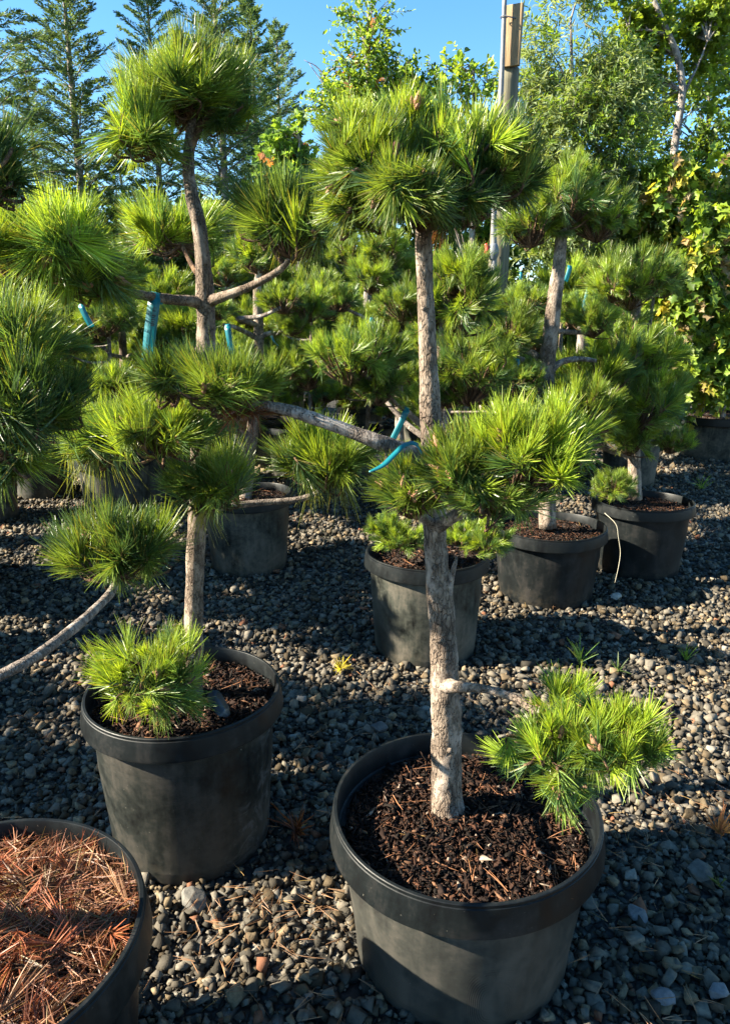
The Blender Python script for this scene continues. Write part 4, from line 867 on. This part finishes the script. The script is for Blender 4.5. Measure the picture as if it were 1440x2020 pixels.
bd = bevel_box('board', (0, 0, 0), (.155, .045, (top.z - bot.z)), .004, P_, M_WOOD); bd.location = ((top.x + bot.x) / 2 - XPst + .004, -.105, (top.z + bot.z) / 2); bd.rotation_euler.z = R_(-28); bd.rotation_euler.y = math.atan2(top.x - bot.x, top.z - bot.z) * .55
W_ = thing('water_riser', 'grey riser pipe with a red valve handle running up beside the wooden post', 'pipe', (at(973, 500, YP - .15).x, YP - .15, 0))
xw = W_.location.x
pu = [at(973, 560, YP - .15), at(974, 430, YP - .15), at(984, 260, YP - .15), at(990, 140, YP - .15), at(996, -30, YP - .15)]
obj('pipe', tubes_mesh('pipe', [tube_arrays([(0, 0, 0)] + [(p.x - xw, 0, p.z) for p in pu], [.028, .028, .024, .021, .020, .019], 12, 0, 0, 4)]), M_PIPE, W_)
pv = at(973, 497, YP - .15); zv = pv.z
obj('valve_body', tubes_mesh('valve_body', [tube_arrays([(0, 0, zv - .07), (0, 0, zv - .04), (0, 0, zv), (0, 0, zv + .04), (0, 0, zv + .07)], [.03, .042, .05, .042, .03], 14, 0, 0, 3), tube_arrays([(-.02, -.01, zv), (-.06, -.01, zv)], [.02, .016], 10)]), M_BRONZE, W_)
obj('valve_handle', tubes_mesh('valve_handle', [tube_arrays([(-.075, -.01, zv - .07), (-.062, -.01, zv - .04), (-.06, -.01, zv), (-.062, -.01, zv + .04), (-.075, -.01, zv + .07)], [.014, .02, .024, .02, .014], 10, 0, 0, 3)]), M_RED, W_)
for z in (at(973, 466, YP).z, at(993, 48, YP).z):
    xx = (at(974, 466, YP - .15) if z < 3 else at(993, 48, YP - .15)).x - xw
    c_ = obj('pipe_clamp', tubes_mesh('pipe_clamp', [tube_arrays([(xx + .03 * math.cos(t * .7), .03 * math.sin(t * .7), z) for t in range(10)], [.004] * 10, 6), tube_arrays([(xx, -.03, z), (xx + .12, .02, z - .005)], [.005, .005], 6)]), M_BRONZE, W_)

# ------------------------------------------------------------------ teal plant tags
def strip(path, widths, side, thick=.0006):
    """flat ribbon through path; side = vectors across it"""
    V = []; n = len(path)
    for i, p in enumerate(path):
        s = Vector(side[i] if isinstance(side, list) else side).normalized() * widths[i] / 2
        t = (Vector(path[min(i + 1, n - 1)]) - Vector(path[max(i - 1, 0)])).normalized(); nn = t.cross(s).normalized() * thick / 2
        V += [tuple(Vector(p) - s - nn), tuple(Vector(p) + s - nn), tuple(Vector(p) + s + nn), tuple(Vector(p) - s + nn)]
    Q = [(4 * i + a, 4 * i + (a + 1) % 4, 4 * i + 4 + (a + 1) % 4, 4 * i + 4 + a) for i in range(n - 1) for a in range(4)] + [(3, 2, 1, 0), (4 * n - 4, 4 * n - 3, 4 * n - 2, 4 * n - 1)]
    return np.array(V), [np.array(Q, np.int32)]
GTAG = 'teal plastic plant tags looped on pine branches'
def plant_tag(label, px, py, Y, bx_, by_, wpx, rb=.011, printed=False):
    top = at(px, py, Y); s = mpp(top); bot = at(bx_, by_, Y - rb); down = bot - (top + Vector((0, -rb, 0))); wd = wpx * s
    side = Vector((1, 0, 0)) - down.normalized() * down.normalized().x; side.normalize()
    path = []
    for a in range(0, 15): 
        th = R_(-60 - a * 22 + 60); path.append(Vector((0, 0, 0)) + Vector((0, -math.cos(th) * rb, -math.sin(th) * rb)))
    path = path[::-1]                                         # comes round the branch, then hangs in front
    path = [p for p in path]; k0 = Vector((0, -rb - .001, 0)); path.append(k0)
    n = 8
    for i in range(1, n + 1):
        f = i / n; path.append(k0 + down * f + Vector((0, -.006 * math.sin(f * 3.1), 0)))
    V, Q = strip(path, [wd * (.85 if i < 15 else 1.0) for i in range(len(path))], side)
    t = thing('plant_tag', label, 'plant tag', tuple(top), GTAG) if printed else None
    me = mesh_np('tag_strip' if printed else 'plant_tag', V, Q)
    if not printed:
        o = obj('plant_tag', me, M_TEAL, None, tuple(top)); tag(o, label, 'plant tag', GTAG); return o
    obj('tag_strip', me, M_TEAL, t)
    dn = down.normalized(); nrm = side.cross(dn).normalized()
    if nrm.y > 0: nrm = -nrm
    Ld = down.length
    def quad(L, u0, u1, v0, v1):
        r = []
        for u, v in ((u0, v0), (u1, v0), (u1, v1), (u0, v1)):
            f = u; r.append(tuple(k0 + down * f + Vector((0, -.006 * math.sin(f * 3.1), 0)) + side * (v * wd) + nrm * .0012))
        L.append(r)
    rb_ = random.Random(2); bars = []; u = .14
    while u < .42:
        w1 = rb_.choice([.006, .006, .012, .02]); quad(bars, u, min(u + w1, .43), -.02, .30); u += w1 + rb_.choice([.006, .008, .014])
    tx = []
    for (v0, h, u0, u1, dens) in ((-.22, .10, .40, .70, .8), (-.02, .05, .48, .64, .7), (-.22, .12, .72, .76, 1), (-.04, .09, .72, .765, 1)):
        u = u0
        while u < u1:
            w1 = rb_.uniform(.006, .013)
            if rb_.random() < dens:
                quad(tx, u, u + .004, v0, v0 + h * rb_.uniform(.6, 1)); quad(tx, u, u + w1, v0 + h * rb_.choice([0, .4, .8]), v0 + h * rb_.choice([.15, .55, .95]))
            u += w1 + .005
    for nm, L in (('barcode', bars), ('printed_text', tx)):
        obj(nm, mesh_np(nm, np.array(L).reshape(-1, 3), [np.arange(len(L) * 4).reshape(-1, 4).astype(np.int32)]), M_INK, t)
    return t
plant_tag('large teal tag with a black barcode on the left branch of the bare whorl', 309, 588, 1.82, 292, 714, 24, .0135, True)
plant_tag('teal tag left of the bare whorl trunk, hung at a slant', 162, 603, 3.6, 182, 645, 12, .012)
plant_tag('narrow teal tag just right of the bare whorl trunk, over the dark clump', 450, 645, 2.6, 460, 700, 12, .01)
plant_tag('teal tag on the dark bough left of the front trunk, midway up', 733, 632, 5.2, 727, 668, 9, .02)
plant_tag('teal tag hanging behind the long bare branch, beside the front trunk', 802, 808, 3.1, 772, 872, 12.5, .014)
plant_tag('small teal tag on the branch left of the leaning trunk fork', 1019, 712, 3.8, 1017, 728, 11, .012)
plant_tag('teal tag right of the leaning trunk, upper of two', 1123, 527, 5.4, 1115, 555, 9, .012)
plant_tag('teal tag right of the leaning trunk, lower and longer of two', 1160, 570, 5.4, 1149, 612, 10, .012)
plant_tag('tiny teal tag between the wooden post and the leaning trunk', 1027, 540, 5.6, 1026, 552, 6, .012)
def free_ribbon(label, pts, wpx, name='ribbon', mat=M_TEAL, cat='plant tag', group=GTAG, twist=None):
    P = catmull([at(*p) for p in pts], 8); o0 = P[0]; n = len(P); ws = []; sd_ = []
    for i, p in enumerate(P):
        t = (P[min(i + 1, n - 1)] - P[max(i - 1, 0)]).normalized(); v = (Vector((0, 0, CAM_H)) - p).normalized(); s = t.cross(v).normalized()
        if twist: s = (s * math.cos(twist * i / n + .4) + v * math.sin(twist * i / n + .4)).normalized()
        sd_.append(s); ws.append(wpx * mpp(p) * min(1, .35 + 3 * min(i, n - 1 - i) / n))
    V, Q = strip([p - o0 for p in P], ws, sd_); o = obj(name, mesh_np(name, V, Q), mat, None, tuple(o0)); tag(o, label, cat, group); return o
free_ribbon('dark teal loose ribbon wound over the long bare branch where it leaves the front trunk', [(728, 931, 1.30), (755, 918, 1.31), (778, 896, 1.33), (795, 880, 1.345), (812, 874, 1.36), (825, 880, 1.36), (832, 895, 1.35)], 12, 'plant_tag', twist=.7)
free_ribbon('curled teal sliver on the pale branches just left of the centre gap', [(534, 655, 5.0), (538, 668, 5.0), (545, 678, 5.0), (552, 683, 5.0)], 6, 'plant_tag', twist=1.2)

# ------------------------------------------------------------------ small things on the ground and in pots
free_ribbon('bent black plastic strap lying on the soil of the left pot', [(412, 1368, 1.80), (425, 1378, 1.79), (438, 1398, 1.77), (452, 1412, 1.76)], 34, 'plastic_strap', M_STRAP, 'strap', None, twist=.4)
def wire(label, pts, r, name, mat, cat):
    P = [at(*p) for p in pts]; o = obj(name, tubes_mesh(name, [tube_arrays([p - P[0] for p in P], [r] * len(P), 6, 0, 0, 5)]), mat, None, tuple(P[0])); tag(o, label, cat); return o
wire('thin pale dry stem hanging over the rim of the squat wide pot to the gravel', [(1192, 1012, 3.68), (1214, 1034, 3.6), (1219, 1060, 3.58), (1223, 1090, 3.57), (1219, 1120, 3.56), (1212, 1150, 3.55)], .0014, 'dry_grass_blade', M_WIRE, 'dry grass')
def rock(label, px, py, size, sq, col, seed):
    g_ = ground(px, py); rs = np.random.RandomState(seed); bm = bmesh.new()
    for i in range(26):
        v = Vector(rs.normal(size=3)); v.normalize(); v = Vector((v.x * size * .5, v.y * size * .38, v.z * size * .5 * sq)) * (.9 + .2 * rs.random()); bm.verts.new(v)
    bmesh.ops.convex_hull(bm, input=bm.verts[:])
    for v in [v for v in bm.verts if not v.link_faces]: bm.verts.remove(v)
    bmesh.ops.triangulate(bm, faces=bm.faces[:]); bmesh.ops.bevel(bm, geom=bm.edges[:], offset=size * .02, segments=1, affect='EDGES')
    me = bpy.data.meshes.new('rock'); bm.to_mesh(me); bm.free()
    a = me.color_attributes.new('col', 'FLOAT_COLOR', 'POINT'); a.data.foreach_set('color', np.tile(np.array([*col, 1], np.float32), len(me.vertices)))
    o = obj('rock', me, M_STONE, None, (g_.x, g_.y, size * .5 * sq * .55 + .015)); o.rotation_euler = (rs.uniform(-.2, .2), rs.uniform(-.25, .1), rs.uniform(0, 3)); tag(o, label, 'rock'); return o
rock('flat grey rock lying below the left pot', 384, 1790, .085, .5, (.13, .125, .115), 1)
rock('broad dark rock in the shade at the right edge', 1378, 1735, .095, .5, (.085, .085, .078), 2)
rock('pale whitish stone beside the squat wide pot', 1213, 1186, .075, .7, (.30, .29, .27), 3)
rock('smooth round grey stone near the bottom right corner', 1415, 1975, .055, .8, (.15, .155, .165), 4)
rock('dark rock on the gravel left of the front pot rim', 745, 1450, .085, .6, (.085, .085, .085), 5)
rock('large blue-grey stone in the shade right of the front pot', 1305, 1985, .06, .7, (.12, .13, .145), 6)
rock('rounded grey stone in the shade low at the right', 1255, 1820, .06, .7, (.12, .13, .14), 7)
def weed(label, px, py, h, nb, seed, col, name='weed', cat='weed', lay=.5):
    g_ = ground(px, py); rs = np.random.RandomState(seed); d = norm(rs.normal(0, lay, (nb, 3)) * np.array([1, 1, .2]) + np.array([0, 0, 1]))
    V, Q, C = needles(rs, np.tile(np.array([[0, 0, .02]]), (nb, 1)) + rs.normal(0, h * .06, (nb, 3)) * np.array([1, 1, 0]), d, np.full(nb, .005), 2, h, .005, 3, np.tile(np.array([col]), (nb, 1)) * rs.uniform(.7, 1.3, (nb, 1)), spread=(12, 6), curl=.35, droop=.5)
    o = obj(name, mesh_np(name, V, [Q], C), M_LEAF, None, (g_.x, g_.y, .01)); tag(o, label, cat, 'small weeds coming up through the gravel' if cat == 'weed' else None); return o
weed('tallest grassy weed in the shade beside the middle pot', 1145, 1320, .13, 12, 1, (.06, .13, .03), lay=.5)
weed('low spreading weed just right of the tallest one', 1218, 1335, .07, 12, 2, (.08, .13, .05), lay=.9)
weed('thin lit green sprout at the edge of the round shadow on the right', 1350, 1312, .075, 6, 3, (.12, .22, .03), lay=.25)
weed('bright little weed beside the far right pot row', 1382, 970, .17, 11, 4, (.15, .26, .03), lay=.8)
weed('small weed at the right edge in the front shade', 1415, 1765, .05, 8, 5, (.06, .10, .03), lay=.8)
weed('dry yellow-green tuft between the left pot and the sunlit pot', 672, 1332, .07, 22, 6, (.33, .30, .04), 'dry_tuft', 'dry grass', lay=1.6)
weed('dark russet dead needle tuft between the left pot and the front pot', 585, 1655, .09, 20, 7, (.13, .05, .03), 'dead_tuft', 'dry grass', lay=1.2)
weed('orange dead needle sprig standing at the right edge', 1418, 1660, .075, 22, 8, (.42, .18, .08), 'dead_tuft', 'dry grass', lay=.5)
weed('russet dead needle sprig against the front pot, right side', 1163, 1738, .05, 14, 9, (.16, .06, .04), 'dead_tuft', 'dry grass', lay=.8)
# fallen needles strewn over the gravel
rs = np.random.RandomState(9); cs = []
for (px, py, sx, sy, n) in [(560, 1810, 110, 30, 75), (500, 1930, 110, 60, 40), (1330, 1640, 100, 60, 60), (780, 1380, 60, 25, 26), (300, 1560, 160, 120, 60), (1100, 1190, 60, 25, 22), (1280, 1830, 120, 110, 40), (640, 1500, 60, 80, 40), (1000, 1400, 200, 40, 30), (60, 1420, 60, 60, 20)]:
    for i in range(n):
        g_ = ground(px + rs.normal() * sx, py + rs.normal() * sy); cs.append((g_.x, g_.y))
cs = np.array(cs); cs = cs[[all((x - a) ** 2 + (y - b) ** 2 > (r + .01) ** 2 for a, b, r in POTS) for x, y in cs]]; n = len(cs)
y_ = rs.random(n) * 6.283; dd = norm(np.stack([np.cos(y_), np.sin(y_), rs.normal(0, .12, n)], 1))
V, Q, C = needles(rs, np.concatenate([cs, .034 + .012 * rs.random((n, 1))], 1), dd, np.full(n, .004), 2, .062, .0016, 3, np.tile(np.array([[.26, .15, .08]]), (n, 1)) * rs.uniform(.5, 1.3, (n, 1)), spread=(9, 4), curl=.3)
tag(obj('fallen_needles', mesh_np('fallen_needles', V, [Q], C), M_DEAD), 'dry tan pine needles strewn over the gravel', 'fallen needles', kind='stuff')
